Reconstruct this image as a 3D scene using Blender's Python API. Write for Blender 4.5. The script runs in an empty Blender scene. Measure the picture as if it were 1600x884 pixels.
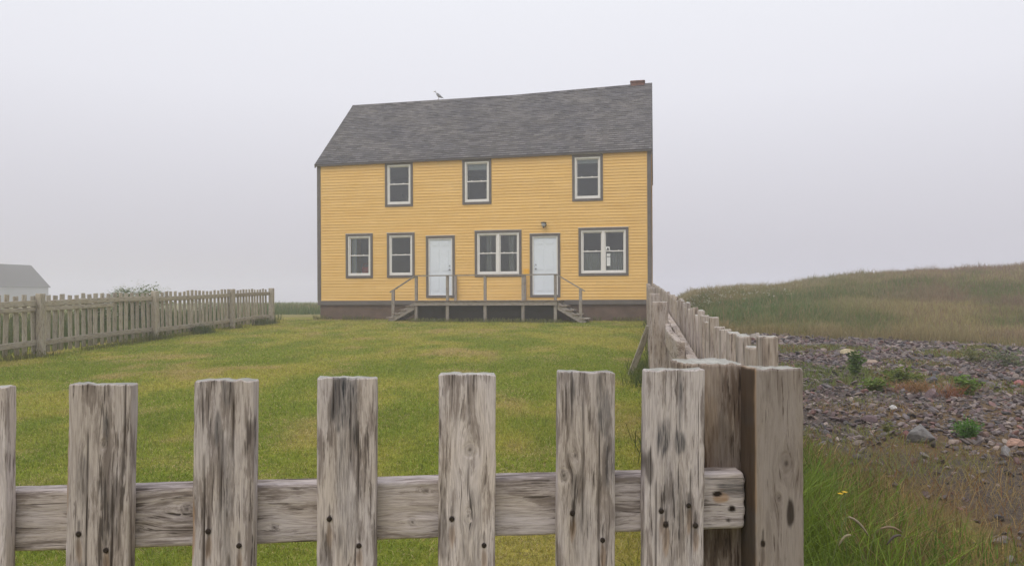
import bpy, bmesh, math, random
import numpy as np
from mathutils import Matrix, Vector, Euler

random.seed(7)
rng = np.random.default_rng(11)
scene = bpy.context.scene
C = scene.collection
PI = math.pi

# ------------------------------------------------------------------ camera
EYE = 1.42
cam_d = bpy.data.cameras.new('camera')
cam_d.sensor_width = 36.0
cam_d.lens = 1150.0 / 1600.0 * 36.0
cam_d.shift_y = 23.0 / 1600.0
cam_d.clip_start = 0.05
cam_d.clip_end = 3000.0
cam = bpy.data.objects.new('camera', cam_d)
C.objects.link(cam)
cam.matrix_world = Matrix.Translation((0, 0, EYE)) @ Euler((PI / 2, 0, 0)).to_matrix().to_4x4() @ Matrix.Rotation(-0.0044, 4, 'Z')
scene.camera = cam

# ------------------------------------------------------------------ sky, sun, exposure
SUN_EL, SUN_AZ = math.radians(58), math.radians(215)     # azimuth clockwise from +Y: behind the viewer, a little left
world = bpy.data.worlds.new('World')
scene.world = world
world.use_nodes = True
wt = world.node_tree
wt.nodes.clear()
def wn(t, **k):
    n = wt.nodes.new(t)
    for a, b in k.items():
        setattr(n, a, b)
    return n
sky = wn('ShaderNodeTexSky', sky_type='NISHITA', sun_disc=False, sun_elevation=SUN_EL, sun_rotation=SUN_AZ)
hs = wn('ShaderNodeHueSaturation'); hs.inputs['Saturation'].default_value = 0.25
tc = wn('ShaderNodeTexCoord')
sx = wn('ShaderNodeSeparateXYZ')
rmp = wn('ShaderNodeValToRGB')
e = rmp.color_ramp.elements
e[0].position = 0.0; e[0].color = (0.372, 0.358, 0.408, 1)
e[1].position = 1.0; e[1].color = (0.92, 0.95, 1.0, 1)
for p, c in ((0.12, (0.482, 0.472, 0.52, 1)), (0.26, (0.615, 0.615, 0.665, 1)), (0.42, (0.68, 0.69, 0.735, 1))):
    q = e.new(p); q.color = c
gain = wn('ShaderNodeMixRGB', blend_type='MULTIPLY'); gain.inputs[0].default_value = 1.0
gain.inputs[2].default_value = (14.5, 14.5, 14.5, 1)
mixw = wn('ShaderNodeMixRGB'); mixw.inputs[0].default_value = 0.88
bg = wn('ShaderNodeBackground'); bg.inputs['Strength'].default_value = 0.10
wo = wn('ShaderNodeOutputWorld')
L = wt.links.new
L(sky.outputs[0], hs.inputs['Color']); L(tc.outputs['Generated'], sx.inputs[0]); L(sx.outputs['Z'], rmp.inputs[0])
L(rmp.outputs[0], gain.inputs[1]); L(hs.outputs[0], mixw.inputs[1]); L(gain.outputs[0], mixw.inputs[2])
L(mixw.outputs[0], bg.inputs['Color']); L(bg.outputs[0], wo.inputs['Surface'])

sun_d = bpy.data.lights.new('sun', 'SUN')
sun_d.energy = 1.3
sun_d.angle = math.radians(40)
sun_d.color = (1.0, 0.965, 0.92)
sun = bpy.data.objects.new('sun', sun_d)
C.objects.link(sun)
sd = Vector((math.sin(SUN_AZ) * math.cos(SUN_EL), math.cos(SUN_AZ) * math.cos(SUN_EL), math.sin(SUN_EL)))
sun.rotation_euler = sd.to_track_quat('Z', 'Y').to_euler()
sun.location = sd * 40

vs = scene.view_settings
vs.view_transform = 'Standard'; vs.look = 'None'; vs.gamma = 1.0; vs.use_curve_mapping = False
vs.exposure = 0.0
cy = scene.cycles
cy.use_denoising = True
cy.use_adaptive_sampling = False
cy.max_bounces = 8; cy.diffuse_bounces = 3; cy.glossy_bounces = 3; cy.transparent_max_bounces = 12
cy.volume_bounces = 2
cy.sample_clamp_indirect = 6.0
HAZE_DENSITY = 0.0040

# ------------------------------------------------------------------ noise
def _hash(ix, iy, s):
    h = (ix.astype(np.int64) * 374761393 + iy.astype(np.int64) * 668265263 + int(s) * 1442695041) & 0xFFFFFFFF
    h = ((h ^ (h >> 13)) * 1274126177) & 0xFFFFFFFF
    h = h ^ (h >> 16)
    return (h & 0xFFFF) / 65535.0
def vnoise(x, y, s=0):
    x = np.asarray(x, float); y = np.asarray(y, float)
    ix = np.floor(x); iy = np.floor(y)
    fx = x - ix; fy = y - iy
    fx = fx * fx * (3 - 2 * fx); fy = fy * fy * (3 - 2 * fy)
    a = _hash(ix, iy, s); b = _hash(ix + 1, iy, s); c = _hash(ix, iy + 1, s); d = _hash(ix + 1, iy + 1, s)
    return (a * (1 - fx) + b * fx) * (1 - fy) + (c * (1 - fx) + d * fx) * fy
def fbm(x, y, s=0, o=4):
    r = 0.0; a = 0.5; t = 0.0
    for k in range(o):
        r = r + a * vnoise(np.asarray(x) * 2 ** k, np.asarray(y) * 2 ** k, s + 17 * k); t += a; a *= 0.5
    return r / t
def sstep(a, b, x):
    t = np.clip((np.asarray(x, float) - a) / (b - a), 0, 1)
    return t * t * (3 - 2 * t)

# ------------------------------------------------------------------ terrain
def fence_x(y):              # line of the side fence (inner face of its pickets)
    return 0.43 + 0.181 * (y - 1.25)
RIDGE_X = [4.0, 7.2, 8.6, 9.4, 10.4, 13.9, 15.0, 16.8, 19.4, 21.9, 25.6, 29.2, 45.0]
RIDGE_Z = [0.60, 0.62, 0.90, 1.22, 1.50, 1.80, 1.72, 2.02, 2.34, 2.50, 2.64, 2.80, 3.2]
def terrain(x, y):
    x = np.asarray(x, float); y = np.asarray(y, float)
    base = 0.02 + 0.0235 * np.minimum(y, 27.0)
    base = np.where(y > 27, 0.655, base)
    ridge = np.interp(x * 42.0 / np.maximum(y, 30.0) * np.where(y > 42, y / 42.0, 1.0) ** 0.5, RIDGE_X, RIDGE_Z)
    t = np.clip((y - 18.8) / (42 - 18.8), 0, 1)
    s = 1 - (1 - t) ** 1.55
    side = sstep(-0.3, 2.0, x - fence_x(y) - 0.6)
    hill = (ridge - base) * s * side * np.where(y < 30, sstep(18.4, 20, y), 1)
    z = base + np.maximum(hill, 0)
    back = np.clip((y - 44) / 60, 0, 1.0)
    z = z - back * back * 4 * sstep(5, 12, x)
    z = z + 0.10 * (fbm(x * 0.35, y * 0.35, 5) - 0.5) * sstep(19, 24, y) * side
    z = z + 0.035 * (fbm(x * 0.5, y * 0.5, 9, 3) - 0.5) * sstep(2, 5, y)
    # the land drops to the shore behind the house
    shore = sstep(54, 74, y + 0.12 * np.abs(x + 8)) * sstep(-40, -26, x)
    z = z * (1 - shore) + shore * (-5.5)
    far = sstep(165, 230, np.hypot(x, y))
    z = z * (1 - far) + far * -5.5
    return z
def ground_at(x, y):
    return float(terrain(np.array([x]), np.array([y]))[0])

# ------------------------------------------------------------------ node helpers
def new_mat(name):
    m = bpy.data.materials.new(name); m.use_nodes = True
    nt = m.node_tree; nt.nodes.clear()
    out = nt.nodes.new('ShaderNodeOutputMaterial')
    b = nt.nodes.new('ShaderNodeBsdfPrincipled')
    nt.links.new(b.outputs[0], out.inputs[0])
    return m, nt, b
def node(nt, t, ins=None, **k):
    n = nt.nodes.new(t)
    for a, v in k.items(): setattr(n, a, v)
    for a, v in (ins or {}).items():
        if hasattr(v, 'is_linked') or isinstance(v, bpy.types.NodeSocket): nt.links.new(v, n.inputs[a])
        else: n.inputs[a].default_value = v
    return n
def ramp(nt, src, stops):
    r = nt.nodes.new('ShaderNodeValToRGB'); el = r.color_ramp.elements
    while len(el) < len(stops): el.new(0.5)
    for q, (p, c) in zip(el, stops):
        q.position = p; q.color = (c[0], c[1], c[2], 1) if len(c) == 3 else c
    nt.links.new(src, r.inputs[0])
    return r.outputs[0]
def mix(nt, fac, a, b, mode='MIX'):
    n = nt.nodes.new('ShaderNodeMixRGB'); n.blend_type = mode
    for i, v in ((0, fac), (1, a), (2, b)):
        if isinstance(v, bpy.types.NodeSocket): nt.links.new(v, n.inputs[i])
        elif i == 0: n.inputs[0].default_value = v
        else: n.inputs[i].default_value = (v[0], v[1], v[2], 1)
    return n.outputs[0]
def maths(nt, op, a, b=0.0):
    n = nt.nodes.new('ShaderNodeMath'); n.operation = op
    for i, v in ((0, a), (1, b)):
        if isinstance(v, bpy.types.NodeSocket): nt.links.new(v, n.inputs[i])
        else: n.inputs[i].default_value = v
    return n.outputs[0]
def vscale(nt, src, s):
    n = nt.nodes.new('ShaderNodeVectorMath'); n.operation = 'MULTIPLY'
    nt.links.new(src, n.inputs[0]); n.inputs[1].default_value = s
    return n.outputs[0]
def noise(nt, vec, scale=1.0, detail=3.0, rough=0.55, dist=0.0):
    n = node(nt, 'ShaderNodeTexNoise', {'Vector': vec, 'Scale': scale, 'Detail': detail, 'Roughness': rough, 'Distortion': dist})
    return n.outputs['Fac']
def attr(nt, name, out='Vector'):
    n = nt.nodes.new('ShaderNodeAttribute'); n.attribute_name = name
    return n.outputs[out]

def plain(name, col, rough=0.6, var=0.12, scale=6.0, spec=0.3, metal=0.0, bump=0.0, bscale=60.0):
    m, nt, b = new_mat(name)
    t = nt.nodes.new('ShaderNodeTexCoord')
    f = noise(nt, t.outputs['Object'], scale, 5.0)
    c = ramp(nt, f, [(0.3, [v * (1 - var) for v in col]), (0.7, [min(1, v * (1 + var)) for v in col])])
    nt.links.new(c, b.inputs['Base Color'])
    b.inputs['Roughness'].default_value = rough; b.inputs['Metallic'].default_value = metal
    b.inputs['Specular IOR Level'].default_value = spec
    if bump:
        bp = node(nt, 'ShaderNodeBump', {'Height': noise(nt, t.outputs['Object'], bscale, 4.0), 'Strength': 0.5, 'Distance': bump})
        nt.links.new(bp.outputs[0], b.inputs['Normal'])
    return m

def wood_mat(name, light, midc, dark, warm=(0.33, 0.19, 0.09), contrast=1.0):
    m, nt, b = new_mat(name)
    g = attr(nt, 'gcoord')
    st = nt.nodes.new('ShaderNodeSeparateColor'); nt.links.new(attr(nt, 'stain', 'Color'), st.inputs[0])
    oi = nt.nodes.new('ShaderNodeObjectInfo')
    off = nt.nodes.new('ShaderNodeVectorMath'); off.operation = 'ADD'
    cmb = node(nt, 'ShaderNodeCombineXYZ', {'X': maths(nt, 'MULTIPLY', oi.outputs['Random'], 7.3), 'Z': maths(nt, 'MULTIPLY', oi.outputs['Random'], 31.0)})
    nt.links.new(g, off.inputs[0]); nt.links.new(cmb.outputs[0], off.inputs[1])
    v = off.outputs[0]
    fine = noise(nt, vscale(nt, v, (480, 480, 30)), 1.0, 3.0, 0.6)
    med = noise(nt, vscale(nt, v, (150, 150, 13)), 1.0, 7.0, 0.70, 0.12)
    big = noise(nt, vscale(nt, v, (34, 34, 7.5)), 1.0, 4.0, 0.60, 0.3)
    hue = noise(nt, vscale(nt, v, (14, 14, 4.0)), 1.0, 3.0)
    col = mix(nt, ramp(nt, fine, [(0.33, (1, 1, 1)), (0.60, (0, 0, 0))]), light, [a * .42 + c * .58 for a, c in zip(light, midc)])
    # weathered patches: grey-brown streaks that gather in some places and leave others pale
    s1 = maths(nt, 'ADD', maths(nt, 'ADD', med, maths(nt, 'MULTIPLY', maths(nt, 'SUBTRACT', fine, 0.5), 0.4)), maths(nt, 'MULTIPLY', maths(nt, 'SUBTRACT', big, 0.5), 1.0))
    col = mix(nt, ramp(nt, s1, [(0.505, (0, 0, 0)), (0.575, (0.66, 0.66, 0.66)), (0.68, (1, 1, 1))]), col, midc)
    s2 = maths(nt, 'ADD', noise(nt, vscale(nt, v, (260, 260, 11)), 1.0, 5.0, 0.65, 0.15), maths(nt, 'MULTIPLY', maths(nt, 'SUBTRACT', big, 0.5), 0.55))
    col = mix(nt, ramp(nt, s2, [(0.595, (0, 0, 0)), (0.65, (0.9, 0.9, 0.9))]), col, dark)
    col = mix(nt, ramp(nt, hue, [(0.42, (0, 0, 0)), (0.62, (1, 1, 1))]), mix(nt, 1.0, col, (1.0, 0.975, 0.985), 'MULTIPLY'), mix(nt, 1.0, col, (1.0, 0.945, 0.885), 'MULTIPLY'))
    # long dark checks in the grain
    chk = noise(nt, vscale(nt, v, (240, 240, 5.5)), 1.0, 2.0, 0.5, 0.2)
    chkm = ramp(nt, chk, [(0.265, (1, 1, 1)), (0.30, (0, 0, 0))])
    col = mix(nt, maths(nt, 'MULTIPLY', chkm, 0.85), col, [d * 0.45 for d in dark])
    # bleached, lichen-dusted end grain on the sawn tops
    tcn = nt.nodes.new('ShaderNodeTexCoord'); sn = nt.nodes.new('ShaderNodeSeparateXYZ'); nt.links.new(tcn.outputs['Normal'], sn.inputs[0])
    eg = noise(nt, vscale(nt, g, (170, 170, 10)), 1.0, 4.0, 0.7)
    col = mix(nt, ramp(nt, sn.outputs['Z'], [(0.72, (0, 0, 0)), (0.9, (1, 1, 1))]), col, ramp(nt, eg, [(0.3, (0.20, 0.19, 0.165)), (0.5, (0.40, 0.39, 0.35)), (0.7, (0.50, 0.47, 0.45))]))
    # stains that follow the grain
    sr = maths(nt, 'MULTIPLY', st.outputs[0], ramp(nt, maths(nt, 'ADD', maths(nt, 'MULTIPLY', med, 0.6), maths(nt, 'MULTIPLY', fine, 0.4)), [(0.40, (1, 1, 1)), (0.62, (0.15, 0.15, 0.15))]))
    col = mix(nt, sr, col, (0.040, 0.041, 0.048))
    col = mix(nt, maths(nt, 'MULTIPLY', st.outputs[1], ramp(nt, med, [(0.3, (1, 1, 1)), (0.7, (0.45, 0.45, 0.45))])), col, warm)
    col = mix(nt, st.outputs[2], col, (0.022, 0.014, 0.010))
    rnd = ramp(nt, oi.outputs['Random'], [(0, (0.84, 0.84, 0.84)), (1, (1.1, 1.1, 1.1))])
    col = mix(nt, 1.0, col, rnd, 'MULTIPLY')
    nt.links.new(col, b.inputs['Base Color'])
    b.inputs['Roughness'].default_value = 0.85; b.inputs['Specular IOR Level'].default_value = 0.2
    hgt = maths(nt, 'SUBTRACT', maths(nt, 'SUBTRACT', maths(nt, 'MULTIPLY', fine, 0.6), maths(nt, 'MULTIPLY', s1, 0.8)), maths(nt, 'MULTIPLY', chkm, 0.8))
    bp = node(nt, 'ShaderNodeBump', {'Height': hgt, 'Strength': 0.55, 'Distance': 0.0025})
    nt.links.new(bp.outputs[0], b.inputs['Normal'])
    return m

def leaf_mat(name, trans=0.3, rough=0.6):
    m, nt, b = new_mat(name)
    c = attr(nt, 'col', 'Color')
    nt.links.new(c, b.inputs['Base Color'])
    b.inputs['Roughness'].default_value = rough; b.inputs['Specular IOR Level'].default_value = 0.25
    tr = nt.nodes.new('ShaderNodeBsdfTranslucent'); nt.links.new(c, tr.inputs['Color'])
    mx = nt.nodes.new('ShaderNodeMixShader'); mx.inputs[0].default_value = trans
    out = [n for n in nt.nodes if n.type == 'OUTPUT_MATERIAL'][0]
    nt.links.new(b.outputs[0], mx.inputs[1]); nt.links.new(tr.outputs[0], mx.inputs[2]); nt.links.new(mx.outputs[0], out.inputs[0])
    return m

M = {}
M['wood'] = wood_mat('weathered_wood', (0.555, 0.505, 0.495), (0.225, 0.192, 0.180), (0.088, 0.073, 0.067))
M['wood_dark'] = wood_mat('brown_weathered_wood', (0.33, 0.28, 0.24), (0.15, 0.112, 0.088), (0.05, 0.036, 0.028))
M['wood_brown'] = wood_mat('brown_grey_wood', (0.30, 0.262, 0.238), (0.21, 0.176, 0.155), (0.085, 0.062, 0.05))
M['wood_far'] = wood_mat('lichen_grey_wood', (0.43, 0.393, 0.32), (0.295, 0.265, 0.215), (0.12, 0.10, 0.075))
M['wood_side'] = wood_mat('silvered_wood', (0.44, 0.39, 0.35), (0.28, 0.235, 0.205), (0.085, 0.068, 0.058))
M['wood_deck'] = wood_mat('deck_grey_wood', (0.34, 0.31, 0.275), (0.23, 0.205, 0.18), (0.08, 0.068, 0.058))
M['nail'] = plain('rusty_nail', (0.022, 0.014, 0.010), 0.7, 0.4, 200)
M['trim'] = plain('grey_trim_paint', (0.135, 0.118, 0.108), 0.6, 0.1, 3)
M['vinyl'] = plain('white_window_vinyl', (0.74, 0.71, 0.67), 0.45, 0.04, 4)
M['door'] = plain('white_door_paint', (0.70, 0.735, 0.78), 0.45, 0.03, 2)
M['found'] = plain('brown_foundation_paint', (0.135, 0.090, 0.068), 0.85, 0.22, 2.5, bump=0.004, bscale=30)
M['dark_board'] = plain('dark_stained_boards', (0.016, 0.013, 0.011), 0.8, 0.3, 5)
M['room'] = plain('room_plaster', (0.36, 0.34, 0.31), 0.9, 0.08, 1)
M['metal'] = plain('brushed_metal', (0.45, 0.45, 0.46), 0.35, 0.05, 20, metal=0.8)
M['lamp_iron'] = plain('dark_lamp_iron', (0.06, 0.055, 0.05), 0.5, 0.1, 20)
M['lamp_glass'] = plain('frosted_lamp_glass', (0.42, 0.42, 0.43), 0.3, 0.05, 20)
M['plaque'] = plain('orange_plaque_paint', (0.80, 0.42, 0.045), 0.5, 0.05, 8)
M['brick'] = plain('chimney_brick_render', (0.17, 0.085, 0.065), 0.9, 0.3, 9)
M['curtain'] = plain('white_curtain_cloth', (0.72, 0.72, 0.72), 0.9, 0.05, 8)
M['curtain_grey'] = plain('grey_curtain_cloth', (0.52, 0.51, 0.49), 0.9, 0.08, 8)
M['paper'] = plain('white_paper', (0.8, 0.8, 0.78), 0.8, 0.03, 8)
M['ink'] = plain('black_ink', (0.03, 0.03, 0.03), 0.8, 0.03, 8)
M['red'] = plain('red_plastic', (0.62, 0.055, 0.04), 0.5, 0.08, 8)
M['enamel'] = plain('white_enamel', (0.75, 0.75, 0.74), 0.4, 0.03, 8)
M['far_roof'] = plain('far_grey_shingles', (0.035, 0.032, 0.035), 0.9, 0.15, 0.6)
M['far_wall'] = plain('far_white_boards', (0.31, 0.31, 0.33), 0.8, 0.05, 0.6)
M['grass'] = leaf_mat('grass_blades', 0.38)
M['leaf'] = leaf_mat('plant_leaves', 0.25, 0.5)
M['petal'] = leaf_mat('flower_petals', 0.3, 0.6)
M['water'] = plain('grey_sea', (0.10, 0.12, 0.14), 0.15, 0.1, 0.05, spec=0.5)

m, nt, b = new_mat('window_glass')
out = [n for n in nt.nodes if n.type == 'OUTPUT_MATERIAL'][0]
nt.nodes.remove(b)
tp = node(nt, 'ShaderNodeBsdfTransparent', {'Color': (0.86, 0.89, 0.88, 1)})
gl = node(nt, 'ShaderNodeBsdfGlossy', {'Color': (0.95, 0.97, 1, 1), 'Roughness': 0.02})
fr = node(nt, 'ShaderNodeFresnel', {'IOR': 1.62})
mx = nt.nodes.new('ShaderNodeMixShader')
nt.links.new(fr.outputs[0], mx.inputs[0]); nt.links.new(tp.outputs[0], mx.inputs[1]); nt.links.new(gl.outputs[0], mx.inputs[2])
nt.links.new(mx.outputs[0], out.inputs[0])
M['glass'] = m

# yellow clapboard: colour wanders from board to board and along each board, with a little grime
m, nt, b = new_mat('yellow_clapboard')
t = nt.nodes.new('ShaderNodeTexCoord')
rows = noise(nt, vscale(nt, t.outputs['Object'], (0.25, 0.25, 9.6)), 1.0, 2.0)
bl = noise(nt, vscale(nt, t.outputs['Object'], (1.1, 1.1, 1.6)), 1.0, 5.0, 0.6)
sp = noise(nt, vscale(nt, t.outputs['Object'], (6, 6, 26)), 1.0, 4.0)
c = ramp(nt, maths(nt, 'ADD', maths(nt, 'MULTIPLY', rows, 0.5), maths(nt, 'MULTIPLY', bl, 0.5)), [(0.36, (0.74, 0.45, 0.140)), (0.52, (0.78, 0.495, 0.170)), (0.66, (0.80, 0.52, 0.20))])
c = mix(nt, ramp(nt, sp, [(0.60, (0, 0, 0)), (0.80, (0.35, 0.35, 0.35))]), c, (0.55, 0.33, 0.14))
c = mix(nt, 1.0, c, attr(nt, 'col', 'Color'), 'MULTIPLY')
nt.links.new(c, b.inputs['Base Color']); b.inputs['Roughness'].default_value = 0.6; b.inputs['Specular IOR Level'].default_value = 0.25
M['siding'] = m

# asphalt shingles
m, nt, b = new_mat('grey_asphalt_shingles')
rc = attr(nt, 'rc')
br = node(nt, 'ShaderNodeTexBrick', {'Vector': rc, 'Color1': (0.065, 0.061, 0.065, 1), 'Color2': (0.205, 0.194, 0.192, 1), 'Mortar': (0.045, 0.042, 0.042, 1), 'Scale': 1.0, 'Mortar Size': 0.006, 'Bias': -0.1, 'Brick Width': 0.21, 'Row Height': 0.14}, offset=0.37, offset_frequency=2)
n1 = noise(nt, vscale(nt, rc, (3.2, 7.0, 1)), 1.0, 4.0, 0.7)
n2 = noise(nt, vscale(nt, rc, (0.5, 0.7, 1)), 1.0, 3.0)
c = mix(nt, 0.40, br.outputs[0], ramp(nt, n1, [(0.3, (0.06, 0.057, 0.06)), (0.5, (0.105, 0.10, 0.103)), (0.7, (0.165, 0.157, 0.155))]))
c = mix(nt, 1.0, c, ramp(nt, n2, [(0.35, (0.86, 0.86, 0.9)), (0.65, (1.14, 1.11, 1.06))]), 'MULTIPLY')
nt.links.new(c, b.inputs['Base Color']); b.inputs['Roughness'].default_value = 0.9; b.inputs['Specular IOR Level'].default_value = 0.2
M['roof'] = m

# ground: zone colours per vertex broken up by noise
m, nt, b = new_mat('ground_soil_and_turf')
t = nt.nodes.new('ShaderNodeTexCoord')
n1 = noise(nt, t.outputs['Object'], 14.0, 6.0, 0.7)
n2 = noise(nt, t.outputs['Object'], 60.0, 4.0, 0.7)
c = mix(nt, 1.0, attr(nt, 'col', 'Color'), ramp(nt, n1, [(0.3, (0.6, 0.6, 0.6)), (0.7, (1.35, 1.3, 1.25))]), 'MULTIPLY')
c = mix(nt, 1.0, c, ramp(nt, n2, [(0.3, (0.7, 0.7, 0.7)), (0.7, (1.25, 1.25, 1.25))]), 'MULTIPLY')
nt.links.new(c, b.inputs['Base Color']); b.inputs['Roughness'].default_value = 0.95; b.inputs['Specular IOR Level'].default_value = 0.1
bp = node(nt, 'ShaderNodeBump', {'Height': n1, 'Strength': 0.7, 'Distance': 0.03})
nt.links.new(bp.outputs[0], b.inputs['Normal'])
M['ground'] = m

m, nt, b = new_mat('stone')
t = nt.nodes.new('ShaderNodeTexCoord')
n1 = noise(nt, t.outputs['Object'], 45.0, 5.0, 0.7)
c = mix(nt, 1.0, attr(nt, 'col', 'Color'), ramp(nt, n1, [(0.32, (0.62, 0.62, 0.62)), (0.68, (1.3, 1.28, 1.26))]), 'MULTIPLY')
nt.links.new(c, b.inputs['Base Color']); b.inputs['Roughness'].default_value = 0.8; b.inputs['Specular IOR Level'].default_value = 0.3
bp = node(nt, 'ShaderNodeBump', {'Height': n1, 'Strength': 0.6, 'Distance': 0.012})
nt.links.new(bp.outputs[0], b.inputs['Normal'])
M['stone'] = m

# ------------------------------------------------------------------ object helpers
WM = {}                                       # world matrices of the things (roots) and parts
def tag(o, label=None, cat=None, group=None, kind=None):
    if label: o['label'] = label
    if cat: o['category'] = cat
    if group: o['group'] = group
    if kind: o['kind'] = kind
    return o
def root(name, label, cat, loc=(0, 0, 0), rotz=0.0, group=None, scale=1.0):
    o = bpy.data.objects.new(name, None); C.objects.link(o)
    mw = Matrix.Translation(loc) @ Matrix.Rotation(rotz, 4, 'Z') @ Matrix.Scale(scale, 4)
    o.matrix_local = mw; WM[o] = mw
    o.empty_display_size = 0.2
    return tag(o, label, cat, group)
def link(name, me, parent=None, mw=None, local=None):
    """link mesh as one object; mw = world matrix, local = matrix in the parent's space"""
    o = bpy.data.objects.new(name, me); C.objects.link(o)
    if parent is not None:
        o.parent = parent
        pw = WM[parent]
        lm = local if local is not None else (pw.inverted() @ mw if mw is not None else Matrix())
        o.matrix_local = lm; WM[o] = pw @ lm
    else:
        o.matrix_local = mw if mw is not None else Matrix(); WM[o] = o.matrix_local.copy()
    return o
def np_mesh(name, verts, faces_flat, starts, mat, attrs=None, smooth=False):
    me = bpy.data.meshes.new(name)
    verts = np.ascontiguousarray(verts, dtype=np.float32)
    me.vertices.add(len(verts)); me.vertices.foreach_set('co', verts.ravel())
    me.loops.add(len(faces_flat)); me.loops.foreach_set('vertex_index', np.ascontiguousarray(faces_flat, dtype=np.int32))
    me.polygons.add(len(starts)); me.polygons.foreach_set('loop_start', np.ascontiguousarray(starts, dtype=np.int32))
    if smooth is not False:
        me.polygons.foreach_set('use_smooth', np.full(len(starts), True) if smooth is True else np.ascontiguousarray(smooth, dtype=bool))
    else:
        me.polygons.foreach_set('use_smooth', np.zeros(len(starts), dtype=bool))
    me.update(calc_edges=True)
    for k, v in (attrs or {}).items():
        v = np.asarray(v, dtype=np.float32)
        if k in ('col', 'stain'):
            a = me.attributes.new(k, 'FLOAT_COLOR', 'POINT')
            v4 = np.ones((len(v), 4), np.float32); v4[:, :3] = v
            a.data.foreach_set('color', v4.ravel())
        else:
            a = me.attributes.new(k, 'FLOAT_VECTOR', 'POINT'); a.data.foreach_set('vector', np.ascontiguousarray(v).ravel())
    me.materials.append(mat)
    return me

class MB:
    """collects boxes, quads, tubes and lathes that become ONE mesh object"""
    def __init__(s): s.v = []; s.f = []; s.sm = []
    def quad(s, *p, smooth=False):
        n = len(s.v); s.v += [tuple(q) for q in p]; s.f.append(tuple(range(n, n + len(p)))); s.sm.append(smooth)
    def box(s, x0, x1, y0, y1, z0, z1, T=None):
        n = len(s.v)
        ps = [(x0, y0, z0), (x1, y0, z0), (x1, y1, z0), (x0, y1, z0), (x0, y0, z1), (x1, y0, z1), (x1, y1, z1), (x0, y1, z1)]
        if T is not None: ps = [tuple(T @ Vector(p)) for p in ps]
        s.v += ps
        for f in ((0, 3, 2, 1), (4, 5, 6, 7), (0, 1, 5, 4), (1, 2, 6, 5), (2, 3, 7, 6), (3, 0, 4, 7)):
            s.f.append(tuple(n + i for i in f)); s.sm.append(False)
    def frame(s, x0, x1, y0, y1, z0, z1, w, wb=None):
        """rectangular ring in the XZ plane, members butted end to end"""
        wb = w if wb is None else wb
        s.box(x0, x0 + w, y0, y1, z0, z1); s.box(x1 - w, x1, y0, y1, z0, z1)
        s.box(x0 + w, x1 - w, y0, y1, z1 - w, z1); s.box(x0 + w, x1 - w, y0, y1, z0, z0 + wb)
    def tube(s, pts, rad, seg=8, closed_ends=True):
        pts = [Vector(p) for p in pts]
        rr = rad if hasattr(rad, '__len__') else [rad] * len(pts)
        rings = []
        for i, p in enumerate(pts):
            d = (pts[min(i + 1, len(pts) - 1)] - pts[max(i - 1, 0)]).normalized()
            a = d.cross(Vector((0, 0, 1)))
            if a.length < 0.05: a = d.cross(Vector((0, 1, 0)))
            a.normalize(); c = d.cross(a)
            n = len(s.v); rings.append(n)
            for k in range(seg):
                t = 2 * PI * k / seg
                s.v.append(tuple(p + (a * math.cos(t) + c * math.sin(t)) * rr[i]))
        for i in range(len(rings) - 1):
            for k in range(seg):
                k2 = (k + 1) % seg
                s.f.append((rings[i] + k, rings[i] + k2, rings[i + 1] + k2, rings[i + 1] + k)); s.sm.append(True)
        if closed_ends:
            s.f.append(tuple(rings[0] + k for k in reversed(range(seg)))); s.sm.append(False)
            s.f.append(tuple(rings[-1] + k for k in range(seg))); s.sm.append(False)
    def mesh(s, name, mat, attrs=None):
        flat = np.array([i for f in s.f for i in f]); ln = np.array([len(f) for f in s.f])
        st = np.concatenate([[0], np.cumsum(ln)[:-1]])
        return np_mesh(name, np.array(s.v), flat, st, mat, attrs, np.array(s.sm))
    def wood(s, name, mat, axis=0):
        """mesh with grain coordinates running along the given axis (the boards of a small part)"""
        v = np.array(s.v); g = np.roll(v, 2 - axis, axis=1) + rng.uniform(0, 50, 3)
        return s.mesh(name, mat, {'gcoord': g, 'stain': np.zeros((len(v), 3))})

def put(name, mb, mat, parent, wood_axis=None):
    me = mb.mesh(name, mat) if wood_axis is None else mb.wood(name, mat, wood_axis)
    return link(name, me, parent)

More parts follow.
